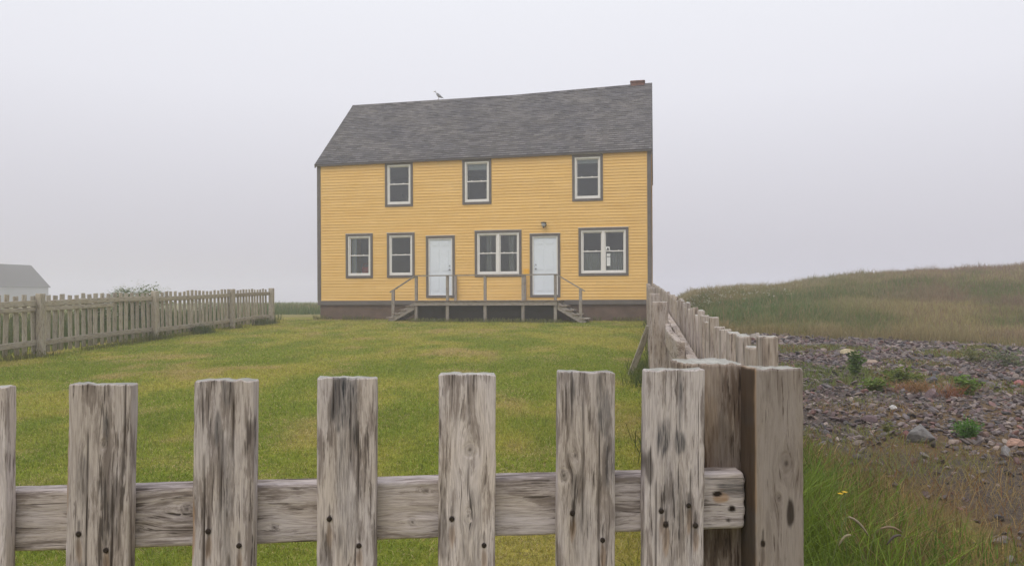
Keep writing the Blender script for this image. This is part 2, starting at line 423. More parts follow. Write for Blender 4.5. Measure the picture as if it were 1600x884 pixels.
# ------------------------------------------------------------------ weathered board (close-up quality on demand)
def board_mesh(name, w, t, h, mat, seed=0, nx=4, nt=2, zs=None, r=0.004, amp=0.0009, knots=(), cracks=(), stainf=None, bow=(0, 0), slant=0.0, tip=0.0):
    """board with its length along local z, broad faces towards -y / +y"""
    if zs is None: zs = np.linspace(0, h, 10)
    zs = np.asarray(zs, float)
    ang = [0.0, PI / 4, PI / 2]
    bx, by, nxn, nyn, cf = [], [], [], [], []
    hw, ht = w / 2 - r, t / 2 - r
    def arc(cx, cy_, a0):
        for a in (a0, a0 + PI / 4, a0 + PI / 2):
            bx.append(cx); by.append(cy_); nxn.append(math.cos(a)); nyn.append(math.sin(a)); cf.append(1.0)
    def side(x0, y0, x1, y1, a, n):
        for k in range(1, n + 1):
            q = k / (n + 1)
            bx.append(x0 + (x1 - x0) * q); by.append(y0 + (y1 - y0) * q); nxn.append(math.cos(a)); nyn.append(math.sin(a)); cf.append(0.0)
    arc(-hw, -ht, PI); side(-hw, -ht, hw, -ht, -PI / 2, nx)
    arc(hw, -ht, -PI / 2); side(hw, -ht, hw, ht, 0, nt)
    arc(hw, ht, 0); side(hw, ht, -hw, ht, PI / 2, max(2, nx // 4))
    arc(-hw, ht, PI / 2); side(-hw, ht, -hw, -ht, PI, nt)
    bx, by, nxn, nyn, cf = map(np.array, (bx, by, nxn, nyn, cf))
    Mn = len(bx)
    # rings: rounded ends
    zz = [0.0, 0.3 * r] + [z for z in zs if r < z < h - r] + [h - r, h - 0.35 * r, h]
    ins = [r * 0.9, r * 0.35] + [0.0] * (len(zz) - 5) + [0.0, r * 0.4, r * 1.0]
    zz = np.array(zz); ins = np.array(ins)
    K = len(zz)
    X = bx[None, :] + nxn[None, :] * (r - ins)[:, None]
    Y = by[None, :] + nyn[None, :] * (r - ins)[:, None]
    Z = np.repeat(zz[:, None], Mn, 1)
    s = np.concatenate([[0], np.cumsum(np.hypot(np.diff(X[K // 2]), np.diff(Y[K // 2])))])[None, :] + Z * 0
    so = seed * 3.71
    d = amp * 2 * (fbm(s * 85 + so, Z * 6 + so, seed, 3) - 0.5) + amp * 0.9 * (fbm(s * 330 + so, Z * 14, seed + 5, 2) - 0.5)
    d = d + cf[None, :] * amp * 2.2 * (fbm(Z * 38 + so, s * 30, seed + 9, 3) - 0.62)
    front = (nyn < -0.6)[None, :] & (Z > -1)
    u = X.copy()
    stain = np.zeros((K, Mn, 3))
    for kn in knots:
        kx, kz, kr = kn[:3]
        q = ((X - kx) / (kr * 1.5)) ** 2 / 2 + ((Z - kz) / (kr * 3.6)) ** 2 / 2
        u = u - (X - kx) * 0.86 * np.exp(-q) * front
        rho = np.hypot(X - kx, (Z - kz) / (1.25 + 0.3 * math.sin(kz * 91))) / kr * (0.75 + 0.5 * fbm(X * 160 + so, Z * 120, seed + 4, 3))
        ringk = 0.5 + 0.5 * np.cos(rho * 9)
        inside = np.exp(-(rho / 0.9) ** 4) * front
        stain[..., 2] = np.maximum(stain[..., 2], inside * (0.15 + 0.45 * ringk) * (kn[3] if len(kn) > 3 else 0.7))
        stain[..., 2] = np.maximum(stain[..., 2], np.exp(-(rho / 0.33) ** 2) * front * 0.85)
        d = d - inside * 0.0006 - 0.0008 * np.exp(-((rho - 1.05) / 0.16) ** 2) * front
    for cx, z0, z1, cw, cd in cracks:
        path = cx + 0.004 * (fbm(Z * 9 + so, Z * 0 + cx * 50, seed + 3, 2) - 0.5)
        ext = sstep(z0, z0 + 0.03, Z) * (1 - sstep(z1 - 0.02, z1 + 0.001, Z)) if z1 < h else sstep(z0, z0 + 0.04, Z)
        mk = np.exp(-((X - path) / cw) ** 2) * ext * front
        d = d - mk * cd; stain[..., 2] = np.maximum(stain[..., 2], mk * 0.9)
    if stainf is not None:
        stain = np.maximum(stain, stainf(X, Y, Z, front))
    X = X + nxn[None, :] * d; Y = Y + nyn[None, :] * d
    X = X + bow[0] * np.sin(PI * Z / h); Y = Y + bow[1] * np.sin(PI * Z / h)
    topw = sstep(h - 0.03, h, Z)
    Z = Z + topw * (slant * X + 0.0065 * (fbm(X * 85 + so, Y * 45, seed + 2, 4) - 0.5) - tip * np.abs(X) ** 1.0)
    V = np.stack([X, Y, Z], -1).reshape(-1, 3)
    G = np.stack([u + seed * 1.93, Y + seed * 0.77, Z - 0 + seed * 2.31], -1).reshape(-1, 3)
    i = np.arange(K - 1)[:, None] * Mn; j = np.arange(Mn)[None, :]; j2 = (j + 1) % Mn
    F = np.stack([i + j, i + j2, i + Mn + j2, i + Mn + j], -1).reshape(-1, 4)
    flat = F.ravel(); st = np.arange(len(F)) * 4
    # end caps: an inner ring keeps the end grain slightly dished
    base = len(V)
    ctr = V[(K - 1) * Mn:].mean(0)
    inner = V[(K - 1) * Mn:] * 0.55 + ctr * 0.45; inner[:, 2] -= 0.0012 * fbm(inner[:, 0] * 150, inner[:, 1] * 150, seed, 2)
    V = np.concatenate([V, inner]); G = np.concatenate([G, np.stack([inner[:, 0] + seed, inner[:, 1], inner[:, 2] * 0 + seed], -1)])
    sflat = np.concatenate([stain.reshape(-1, 3), np.zeros((Mn, 3))])
    jj = np.arange(Mn); jj2 = (jj + 1) % Mn
    R2 = np.stack([(K - 1) * Mn + jj, (K - 1) * Mn + jj2, base + jj2, base + jj], -1)
    flat = np.concatenate([flat, R2.ravel(), base + jj, jj[::-1]])
    st = np.concatenate([st, len(F) * 4 + np.arange(Mn) * 4, [len(F) * 4 + Mn * 4, len(F) * 4 + Mn * 5]])
    sm = np.ones(len(st), bool); sm[-2:] = False
    return np_mesh(name, V, flat, st, mat, {'gcoord': G, 'stain': np.clip(sflat, 0, 1)}, sm)

def frame_matrix(p0, direction, normal_hint):
    """local z along direction, local -y towards normal_hint"""
    z = Vector(direction).normalized(); y = -Vector(normal_hint); y = (y - z * y.dot(z)).normalized(); x = y.cross(z)
    m = Matrix((x, y, z)).transposed().to_4x4(); m.translation = Vector(p0)
    return m

# ------------------------------------------------------------------ ground sheet
xs = np.unique(np.concatenate([np.linspace(-400, -60, 18), np.linspace(-60, -16, 45), np.arange(-16, 32, 0.22), np.linspace(32, 60, 29), np.linspace(60, 400, 18)]))
ys = np.unique(np.concatenate([np.linspace(-400, -20, 20), np.linspace(-20, -1, 20), np.arange(-1, 46, 0.22), np.linspace(46, 110, 65), np.linspace(110, 400, 16)]))
GX, GY = np.meshgrid(xs, ys)
GZ = terrain(GX, GY)
def lerp3(a, b, t): return np.asarray(a) * (1 - t[..., None]) + np.asarray(b) * t[..., None]
def turf_colour(x, y):
    n1 = fbm(x * 0.40, y * 0.26, 21, 4); n2 = fbm(x * 1.7, y * 1.1, 22, 3); n3 = fbm(x * 1.5 + 5, y * 1.0, 23, 4)
    c = lerp3((0.225, 0.282, 0.034), (0.375, 0.362, 0.070), sstep(0.36, 0.64, n1 * 0.45 + n2 * 0.55))
    dry = sstep(0.57, 0.71, n3 * 0.7 + n2 * 0.3) * 0.62 * np.interp(y, [4.5, 7], [0.25, 1])
    c = lerp3(c, (0.44, 0.33, 0.15), dry)
    return c
def gravel_edge(x, y):
    return np.interp(x, [3, 6, 8.5, 10, 13], [18.7, 18.3, 17.2, 15.2, 13.6]) + 1.6 * (fbm(x * 0.8, y * 0.15, 31) - 0.5)
def gravel_mask(x, y):
    e = gravel_edge(x, y)
    w = 0.95 * np.interp(y, [1, 3, 4.4, 5.6, 8, 12, 30], [2.6, 1.6, 1.2, 1.0, 0.6, 0.35, 0.3])
    return sstep(0, 0.5, x - fence_x(y) - w + 0.5 * (fbm(x, y, 33) - 0.5)) * (1 - sstep(-0.3, 0.5, y - e)) * sstep(1.0, 3.0, y)
def hill_colour(x, y):
    n1 = fbm(x * 0.16, y * 0.22, 41, 4); n2 = fbm(x * 0.7, y * 0.7, 42, 3)
    q = np.clip((y - 19) / 22, 0, 1)
    c = lerp3((0.105, 0.125, 0.034), (0.235, 0.195, 0.085), sstep(0.40, 0.60, 0.55 * n1 + 0.45 * n2 + 0.16 * (q - 0.5)))
    green = np.exp(-((x - 0.30 * y - 1.0) / (0.115 * y)) ** 2) * np.exp(-((y - 24.0) / 4.0) ** 2)
    c = lerp3(c, (0.065, 0.125, 0.028), np.clip(green * 0.62, 0, 0.62))
    purple = sstep(0.50, 0.66, fbm(x * 0.22 + 9, y * 0.35, 43, 3)) * sstep(0.42, 0.60, x / np.maximum(y, 1))
    c = lerp3(c, (0.205, 0.145, 0.095), purple * 0.75)
    foot = np.exp(-((y - gravel_edge(x, y) - 0.6) / 1.4) ** 2)
    c = lerp3(c, (0.15, 0.115, 0.035), foot * 0.7)
    return c
gc = turf_colour(GX, GY) * np.array((0.74, 0.68, 0.66))
right = (GX > fence_x(GY) + 0.1) & (GY > 0.5)
gm = gravel_mask(GX, GY)
hc = hill_colour(GX, GY) * 0.8
gc = np.where((right & (GY > gravel_edge(GX, GY) - 0.6))[..., None], hc, gc)
gravel_soil = lerp3((0.085, 0.068, 0.058), (0.115, 0.078, 0.042), sstep(0.45, 0.65, fbm(GX * 0.8, GY * 0.8, 35)))
gc = np.where(right[..., None], gc * (1 - gm[..., None]) + gravel_soil * gm[..., None], gc)
farm = (GY > 30) & ~right
gc = np.where(farm[..., None], lerp3((0.17, 0.20, 0.06), (0.22, 0.20, 0.08), sstep(0.4, 0.6, fbm(GX * 0.1, GY * 0.1, 44))), gc)
# a worn strip of bare earth along the house and the fence foot
hx = (GX + 7.2) * 0.98115 + (GY - 27.4) * -0.19327; hy = (GX + 7.2) * 0.19327 + (GY - 27.4) * 0.98115
bare = np.exp(-((hy + 0.45) / 0.45) ** 2) * (hx > -2.6) * (hx < 12.6) * sstep(0.40, 0.6, fbm(GX * 1.1, GY * 1.7, 45) + 0.25 * (hx < 3.4))
gc = gc * (1 - 0.8 * bare[..., None]) + np.array((0.15, 0.10, 0.06)) * 0.8 * bare[..., None]
nx_, ny_ = len(xs), len(ys)
ii = (np.arange(ny_ - 1)[:, None] * nx_ + np.arange(nx_ - 1)[None, :])
F = np.stack([ii, ii + 1, ii + nx_ + 1, ii + nx_], -1).reshape(-1, 4)
me = np_mesh('ground', np.stack([GX, GY, GZ], -1).reshape(-1, 3), F.ravel(), np.arange(len(F)) * 4, M['ground'], {'col': gc.reshape(-1, 3)}, True)
tag(link('ground', me), kind='structure')
mb = MB(); mb.quad((-420, -420, -4.6), (420, -420, -4.6), (420, 420, -4.6), (-420, 420, -4.6))
tag(link('sea', mb.mesh('sea', M['water'])), kind='structure')

# ------------------------------------------------------------------ haze
mh = bpy.data.materials.new('haze'); mh.use_nodes = True
nt = mh.node_tree; nt.nodes.clear()
out = nt.nodes.new('ShaderNodeOutputMaterial')
pv = nt.nodes.new('ShaderNodeVolumePrincipled')
pv.inputs['Color'].default_value = (0.963, 0.945, 0.986, 1)
pv.inputs['Density'].default_value = HAZE_DENSITY
pv.inputs['Anisotropy'].default_value = 0.0
nt.links.new(pv.outputs[0], out.inputs['Volume'])
mb = MB(); mb.box(-430, 430, -430, 430, -7.2, 10.6)
tag(link('haze', mb.mesh('haze', mh)), kind='stuff')

# ------------------------------------------------------------------ the yellow house
HW, HD, EAVE = 12.16, 6.84, 6.40
house = root('yellow_house', 'two-storey yellow clapboard house with grey trim and long grey shingled roof', 'house', (-7.2, 27.4, 0.0), math.atan2(-0.193268, 0.981146))
GZ0 = 0.35                                            # foundation goes down below the lawn
SILL_Z = 1.18
mb = MB(); mb.box(0.05, HW - 0.05, 0.04, HD - 0.04, GZ0, SILL_Z)
put('foundation', mb, M['found'], house)
mb = MB(); mb.box(-0.02, HW + 0.02, -0.036, 0.04, SILL_Z, 1.335); mb.box(-0.02, HW + 0.02, HD - 0.04, HD + 0.028, SILL_Z, 1.335)
mb.box(-0.028, 0.05, 0.042, HD - 0.042, SILL_Z, 1.334); mb.box(HW - 0.05, HW + 0.028, 0.042, HD - 0.042, SILL_Z, 1.334)
put('skirt_board', mb, M['trim'], house)
# openings (outer edges of the grey casings), measured on the wall plane
WIN = [(2.64, 3.70, 4.745, 6.355, 1), (5.555, 6.615, 4.745, 6.355, 1), (9.49, 10.55, 4.745, 6.355, 1),
       (1.10, 2.15, 2.165, 3.79, 1), (2.705, 3.755, 2.165, 3.79, 1), (6.0, 7.69, 2.165, 3.80, 2), (9.70, 11.41, 2.165, 3.82, 2)]
DOORS = [(4.19, 5.26, 1.43, 3.655, 'R'), (7.99, 9.06, 1.43, 3.655, 'L')]
CAS = 0.088
OPEN = [(a + CAS - 0.01, b - CAS + 0.01, c + CAS - 0.01, d - CAS + 0.01) for a, b, c, d, _ in WIN] + [(a + CAS - 0.01, b - CAS + 0.01, c + 0.03, d - CAS + 0.01) for a, b, c, d, _ in DOORS]
def siding(mb, x0, x1, z0, ztop, openings, T, xlim=None, expo=0.104):
    k = 0; mb.c = []; rr = np.random.default_rng(5)
    while True:
        a = z0 + k * expo
        if a >= ztop - 0.001: break
        bq = min(a + expo, ztop)
        cuts = sorted({a, bq} | {z for o in openings for z in (o[2], o[3]) if a < z < bq})
        wob = 0.0015 * math.sin(k * 12.7)
        joints = list(np.arange(x0 + rr.uniform(0.8, 3.2), x1, 3.66)); tone = rr.uniform(0.955, 1.04, len(joints) + 1)
        for c0, c1 in zip(cuts[:-1], cuts[1:]):
            mid = 0.5 * (c0 + c1)
            ivs = [(x0, x1)] if xlim is None else [xlim(c1)]
            for o in openings:
                if o[2] < mid < o[3]:
                    nv = []
                    for p, q in ivs:
                        if o[1] <= p or o[0] >= q: nv.append((p, q)); continue
                        if p < o[0]: nv.append((p, o[0]))
                        if q > o[1]: nv.append((o[1], q))
                    ivs = nv
            def prof(z):
                q = (z - a) / expo
                return (-0.024 + 0.011 * q / 0.86 if q < 0.86 else -0.013 + 0.0065 * (q - 0.86) / 0.14) + wob
            zs_ = [c0] + ([a + 0.86 * expo] if c0 < a + 0.86 * expo < c1 else []) + [c1]
            ivs = [(max(p, g0), min(q, g1 - 0.003)) for p, q in ivs for g0, g1 in zip([x0 - 9] + joints, joints + [x1 + 9])]
            for p, q in ivs:
                if q - p < 0.005: continue
                n_before = len(mb.v)
                for d0, d1 in zip(zs_[:-1], zs_[1:]):
                    y0_, y1_ = prof(d0), prof(d1)
                    mb.quad(T(p, y0_, d0), T(q, y0_, d0), T(q, y1_, d1), T(p, y1_, d1))
                if c0 == a: mb.quad(T(p, 0.0, c0), T(q, 0.0, c0), T(q, prof(c0), c0), T(p, prof(c0), c0))
                tn = tone[int(np.searchsorted(joints, 0.5 * (p + q)))]
                mb.c += [(tn, tn * 0.995, tn * 0.97)] * (len(mb.v) - n_before)
        k += 1
RS = [0.0, 3.5, 6.7, 9.27, 12.2]; RZ = [9.44, 9.46, 9.475, 9.55, 9.635]
def ridge_z(s): return float(np.interp(s, RS, RZ))
def roof_z(s, t):                                      # z of the roof deck at depth t from the front eave plane
    q = t / (HD / 2) if t <= HD / 2 else (HD - t) / (HD / 2)
    return (EAVE + 0.005 * s) * (1 - q) + (ridge_z(s) - 0.03) * q
mb = MB()
siding(mb, 0.11, HW - 0.11, 1.338, EAVE + 0.02, OPEN, lambda x, y, z: (x, y, z))
link('clapboard_wall', mb.mesh('clapboard_wall', M['siding'], {'col': np.array(mb.c)}), house)
mb = MB()
siding(mb, 0, HW, 1.338, EAVE, [], lambda x, y, z: (HW - x, HD - y, z))
link('clapboard_wall', mb.mesh('clapboard_wall', M['siding'], {'col': np.array(mb.c)}), house)
for sgn in (0, 1):
    mb = MB()
    def xl(z, sgn=sgn):
        if z <= EAVE: return (0.0, HD)
        e = (z - EAVE) / ((ridge_z(0 if sgn == 0 else HW) - 0.04) - EAVE) * HD / 2
        return (e, HD - e)
    siding(mb, 0, HD, 1.338, 9.36 + 0.18 * sgn, [], (lambda x, y, z: (y, HD - x, z)) if sgn == 0 else (lambda x, y, z: (HW - y, x, z)), xl)
    link('gable_wall', mb.mesh('gable_wall', M['siding'], {'col': np.array(mb.c)}), house)
# corner boards
mb = MB(); mb.box(-0.030, 0.105, -0.034, -0.001, 1.336, EAVE + 0.02); mb.box(-0.030, 0.0, -0.001, 0.10, 1.336, EAVE)
put('corner_board', mb, M['trim'], house)
mb = MB(); mb.box(HW - 0.105, HW + 0.030, -0.034, -0.001, 1.336, EAVE + 0.06); mb.box(HW, HW + 0.030, -0.001, 0.10, 1.336, EAVE)
put('corner_board', mb, M['trim'], house)
for x0, x1 in ((-0.024, 0.105), (HW - 0.105, HW + 0.024)):
    mb = MB(); mb.box(x0, x1, HD + 0.001, HD + 0.026, 1.336, EAVE); put('corner_board', mb, M['trim'], house)
# inner lining with reveals, floors and partitions: the dark rooms behind the glass
mb = MB()
gx = sorted({0.06, HW - 0.06} | {v for o in OPEN for v in o[:2]}); gz = sorted({1.30, EAVE} | {v for o in OPEN for v in o[2:]})
for p, q in zip(gx[:-1], gx[1:]):
    for r0, r1 in zip(gz[:-1], gz[1:]):
        if not any(o[0] < (p + q) / 2 < o[1] and o[2] < (r0 + r1) / 2 < o[3] for o in OPEN):
            mb.quad((p, 0.11, r0), (p, 0.11, r1), (q, 0.11, r1), (q, 0.11, r0))
for a, bq, c0, c1 in OPEN:
    mb.quad((a, 0, c0), (a, 0.11, c0), (a, 0.11, c1), (a, 0, c1)); mb.quad((bq, 0.11, c0), (bq, 0, c0), (bq, 0, c1), (bq, 0.11, c1))
    mb.quad((a, 0, c1), (a, 0.11, c1), (bq, 0.11, c1), (bq, 0, c1)); mb.quad((a, 0.11, c0), (a, 0, c0), (bq, 0, c0), (bq, 0.11, c0))
mb.box(0.06, HW - 0.06, 0.112, HD - 0.1, 1.20, 1.31); mb.box(0.06, HW - 0.06, 0.112, HD - 0.1, 3.95, 4.15); mb.box(0.06, HW - 0.06, 0.112, HD - 0.1, 6.41, 6.46)
mb.box(0.06, HW - 0.06, 3.9, 4.0, 1.312, 3.948); mb.box(0.06, HW - 0.06, 3.9, 4.0, 4.152, 6.408)
for xx in (2.42, 5.40, 7.83, 9.3):
    mb.box(xx, xx + 0.08, 0.114, 3.898, 1.312, 3.948)
for xx in (4.7, 8.1):
    mb.box(xx, xx + 0.08, 0.114, 3.898, 4.152, 6.408)
put('interior_lining', mb, M['room'], house)

# roof: stepped shingle courses on both slopes
def roof_mesh():
    mb = MB(); rcv = []
    S = np.linspace(-0.09, HW + 0.055, 42)
    SL = math.hypot(HD / 2 + 0.12, 3.05); n = int(SL / 0.14) + 1
    def P(s, q, lift, back):
        t = -0.12 + q * (HD / 2 + 0.12)
        zz = (EAVE - 0.055 + 0.005 * s) * (1 - q) + (ridge_z(s) + 0.0) * q + lift
        return (s, HD - t, zz) if back else (s, t, zz)
    for back in (False, True):
        for k in range(n):
            q0, q1 = k / n, min(1.0, (k + 1.12) / n)
            jit = 0.004 * math.sin(k * 9.3)
            for a, c in zip(S[:-1], S[1:]):
                pts = [P(a, q0, 0.046 + jit * 0.4, back), P(c, q0, 0.046 + jit * 0.4, back), P(c, q1, 0.022, back), P(a, q1, 0.022, back)]
                mb.quad(*(pts if not back else pts[::-1]))
                uv = [(a, q0 * SL), (c, q0 * SL), (c, q0 * SL + 0.1399), (a, q0 * SL + 0.1399)]
                rcv.extend(uv if not back else uv[::-1])
                lo = [P(a, q0, 0.010, back), P(c, q0, 0.010, back), P(c, q0, 0.046 + jit * 0.4, back), P(a, q0, 0.046 + jit * 0.4, back)]
                mb.quad(*(lo if not back else lo[::-1])); rcv.extend([(a, q0 * SL + 0.002)] * 4)
    # ridge cap
    for i, (a, c) in enumerate(zip(S[:-1], S[1:])):
        for side in (-1, 1):
            z0, z1 = ridge_z(a) + 0.048, ridge_z(c) + 0.048
            pts = [(a, HD / 2, z0), (a, HD / 2 + side * 0.13, z0 - 0.115), (c, HD / 2 + side * 0.13, z1 - 0.115), (c, HD / 2, z1)]
            mb.quad(*(pts if side < 0 else pts[::-1])); rcv.extend([(a + 3, 7.3 + i * 0.14)] * 4)
    rc3 = np.array([(p[0], p[1], 0.0) for p in rcv])
    return mb.mesh('roof', M['roof'], {'rc': rc3})
roof = link('roof', roof_mesh(), house)
# soffit, fascia and rake boards
mb = MB()
for a, c in zip(np.linspace(-0.09, HW + 0.055, 13)[:-1], np.linspace(-0.09, HW + 0.055, 13)[1:]):
    za, zc = EAVE - 0.05 + 0.005 * a, EAVE - 0.05 + 0.005 * c
    mb.quad((a, -0.115, za - 0.035), (c, -0.115, zc - 0.035), (c, -0.115, zc + 0.012), (a, -0.115, za + 0.012))
    mb.quad((a, -0.02, za - 0.035), (c, -0.02, zc - 0.035), (c, -0.115, zc - 0.035), (a, -0.115, za - 0.035))
put('fascia', mb, M['trim'], roof)
for xx, s in ((-0.085, 0.0), (HW + 0.022, HW)):
    mb = MB()
    for back in (0, 1):
        y0, y1 = (-0.11, HD / 2) if not back else (HD + 0.11, HD / 2)
        z0, z1 = EAVE - 0.05, ridge_z(s) + 0.005
        for xa in (xx, xx + 0.028):
            mb.quad((xa, y0, z0 - 0.10), (xa, y1, z1 - 0.12), (xa, y1, z1), (xa, y0, z0))
        mb.quad((xx, y0, z0 - 0.10), (xx + 0.028, y0, z0 - 0.10), (xx + 0.028, y1, z1 - 0.12), (xx, y1, z1 - 0.12))
        mb.quad((xx, y0, z0 - 0.10), (xx + 0.028, y0, z0 - 0.10), (xx + 0.028, y0, z0), (xx, y0, z0))
    put('rake_board', mb, M['trim'], roof)
mb = MB(); mb.box(11.40, 11.92, HD / 2 - 0.1, HD / 2 + 0.42, 9.2, 9.78); mb.box(11.375, 11.945, HD / 2 - 0.125, HD / 2 + 0.445, 9.72, 9.765)
put('chimney', mb, M['brick'], roof)

def window(x0, x1, z0, z1, n):
    mb = MB(); mb.frame(x0 + CAS, x1 - CAS, -0.026, 0.06, z0 + CAS, z1 - CAS, 0.05, 0.055)
    a0, a1, c0, c1 = x0 + CAS + 0.05, x1 - CAS - 0.05, z0 + CAS + 0.055, z1 - CAS - 0.05
    if n == 2: mb.box((a0 + a1) / 2 - 0.05, (a0 + a1) / 2 + 0.05, -0.024, 0.06, c0, c1)
    win = put('window', mb, M['vinyl'], house)
    cs = MB(); cs.frame(x0, x1, -0.046, -0.002, z0, z1, CAS - 0.004); put('casing', cs, M['trim'], win)
    cap = MB(); cap.box(x0 - 0.012, x1 + 0.012, -0.054, -0.004, z1 + 0.001, z1 + 0.014); put('drip_cap', cap, M['vinyl'], win)
    units = [(a0, a1)] if n == 1 else [(a0, (a0 + a1) / 2 - 0.05), ((a0 + a1) / 2 + 0.05, a1)]
    zm = (c0 + c1) / 2 + 0.01
    for p, q in units:
        for lo, hi, yf in ((zm - 0.018, c1, 0.022), (c0, zm + 0.022, 0.0)):
            s_ = MB(); s_.frame(p, q, yf, yf + 0.021, lo, hi, 0.036, 0.040); put('sash', s_, M['vinyl'], win)
            g_ = MB(); g_.box(p + 0.034, q - 0.034, yf + 0.008, yf + 0.013, lo + 0.037, hi - 0.034); put('pane', g_, M['glass'], win)
        for lx in ((p * .75 + q * .25), (p * .3 + q * .7)):
            l_ = MB(); l_.box(lx - 0.022, lx + 0.022, 0.002, 0.02, zm + 0.0225, zm + 0.043); put('sash_lock', l_, M['vinyl'], win)
    return win
for w in WIN: window(*w)
def door(x0, x1, z0, z1, hand):
    a0, a1, c0, c1 = x0 + CAS, x1 - CAS, z0 + 0.085, z1 - CAS
    mb = MB(); mb.box(a0 + 0.04, a1 - 0.04, 0.012, 0.055, c0 + 0.018, c1 - 0.042)
    w = a1 - a0 - 0.08; h = c1 - c0
    for col in (0, 1):
        pa = a0 + 0.04 + 0.12 * w + col * 0.43 * w; pb = pa + 0.33 * w
        for za, zb in ((0.06, 0.33), (0.42, 0.80), (0.86, 0.95)):
            q0, q1 = c0 + za * h, c0 + zb * h
            mb.box(pa, pb, 0.0065, 0.0125, q0, q1); mb.box(pa + 0.03, pb - 0.03, 0.001, 0.0065, q0 + 0.03, q1 - 0.03)
    d = put('door', mb, M['door'], house)
    f = MB(); f.box(a0, a0 + 0.04, -0.026, 0.055, c0, c1); f.box(a1 - 0.04, a1, -0.026, 0.055, c0, c1); f.box(a0 + 0.04, a1 - 0.04, -0.026, 0.055, c1 - 0.042, c1)
    f.box(a0 + 0.04, a1 - 0.04, -0.024, 0.055, c0, c0 + 0.017)
    put('door_frame', f, M['vinyl'], d)
    cs = MB(); cs.box(x0, a0 - 0.002, -0.046, -0.002, z0, z1); cs.box(a1 + 0.002, x1, -0.046, -0.002, z0, z1); cs.box(a0 - 0.002, a1 + 0.002, -0.046, -0.002, c1 + 0.002, z1); cs.box(a0 - 0.002, a1 + 0.002, -0.050, -0.002, z0, c0 - 0.002)
    put('casing', cs, M['trim'], d)
    cap = MB(); cap.box(x0 - 0.012, x1 + 0.012, -0.054, -0.004, z1 + 0.001, z1 + 0.014); put('drip_cap', cap, M['vinyl'], d)
    hx_ = a1 - 0.04 - 0.075 if hand == 'R' else a0 + 0.04 + 0.075
    k = MB(); hz_ = c0 + 0.92
    k.tube([(hx_, 0.010, hz_), (hx_, -0.012, hz_), (hx_, -0.028, hz_), (hx_, -0.05, hz_), (hx_, -0.062, hz_)], [0.032, 0.030, 0.013, 0.028, 0.016], 12)
    put('handle', k, M['metal'], d)
    k = MB(); k.tube([(hx_, 0.010, hz_ + 0.14), (hx_, -0.014, hz_ + 0.14)], 0.025, 12)
    put('deadbolt', k, M['metal'], d)
for q in DOORS: door(*q)

# ------------------------------------------------------------------ porch deck along the front wall
HM = WM[house].copy()
def house_root(name, label, cat, loc, group=None):
    o = bpy.data.objects.new(name, None); C.objects.link(o); o.empty_display_size = 0.2
    mw = HM @ Matrix.Translation(loc); o.matrix_local = mw; WM[o] = mw
    return tag(o, label, cat, group)
deck = house_root('porch_deck', 'grey wooden porch deck with post railing and steps at both ends, under the two doors', 'deck', (4.18, -1.35, 0.0))
def D(mb, name, mat, axis, parent=None):
    """deck pieces are given in house coordinates"""
    me = mb.wood(name, mat, axis)
    o = bpy.data.objects.new(name, me); C.objects.link(o)
    p = parent or deck
    o.parent = p; lm = WM[p].inverted() @ HM; o.matrix_local = lm; WM[o] = HM.copy()
    return o
gd = lambda s, t: ground_at(*(HM @ Vector((s, t, 0)))[:2])
mb = MB()
for k in range(9):
    y0 = -1.40 + k * 0.1525
    mb.box(4.10 + 0.01 * math.sin(k * 5), 9.20 + 0.012 * math.sin(k * 7), y0, y0 + 0.145, 1.302, 1.338 + 0.002 * math.sin(k * 3.1))
D(mb, 'deck_boards', M['wood_dark'], 0)
mb = MB(); mb.box(4.17, 9.12, -1.362, -1.322, 1.165, 1.299); D(mb, 'rim_board', M['wood_deck'], 0)
for x in (4.17, 9.08):
    mb = MB(); mb.box(x, x + 0.04, -1.32, -0.05, 1.165, 1.299); D(mb, 'rim_board', M['wood_deck'], 1)
PX = (4.235, 5.345, 6.665, 7.965, 9.055)
for x in PX:
    mb = MB(); mb.box(x - 0.05, x + 0.05, -1.32, -1.225, gd(x, -1.3) - 0.15, 1.163); D(mb, 'support_post', M['wood_deck'], 2)
for x in PX:
    mb = MB(); mb.box(x - 0.044, x + 0.044, -1.315, -1.23, 1.341, 2.165); D(mb, 'railing_post', M['wood_deck'], 2)
mb = MB(); mb.box(4.17, 9.11, -1.335, -1.21, 2.167, 2.203); D(mb, 'top_rail', M['wood_deck'], 0)
for x in (5.31, 7.82):
    mb = MB(); mb.box(x - 0.044, x + 0.044, -0.17, -0.085, 1.341, 2.205); D(mb, 'railing_post', M['wood_deck'], 2)
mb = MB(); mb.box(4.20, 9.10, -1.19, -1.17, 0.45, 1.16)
D(mb, 'skirting', M['dark_board'], 0)
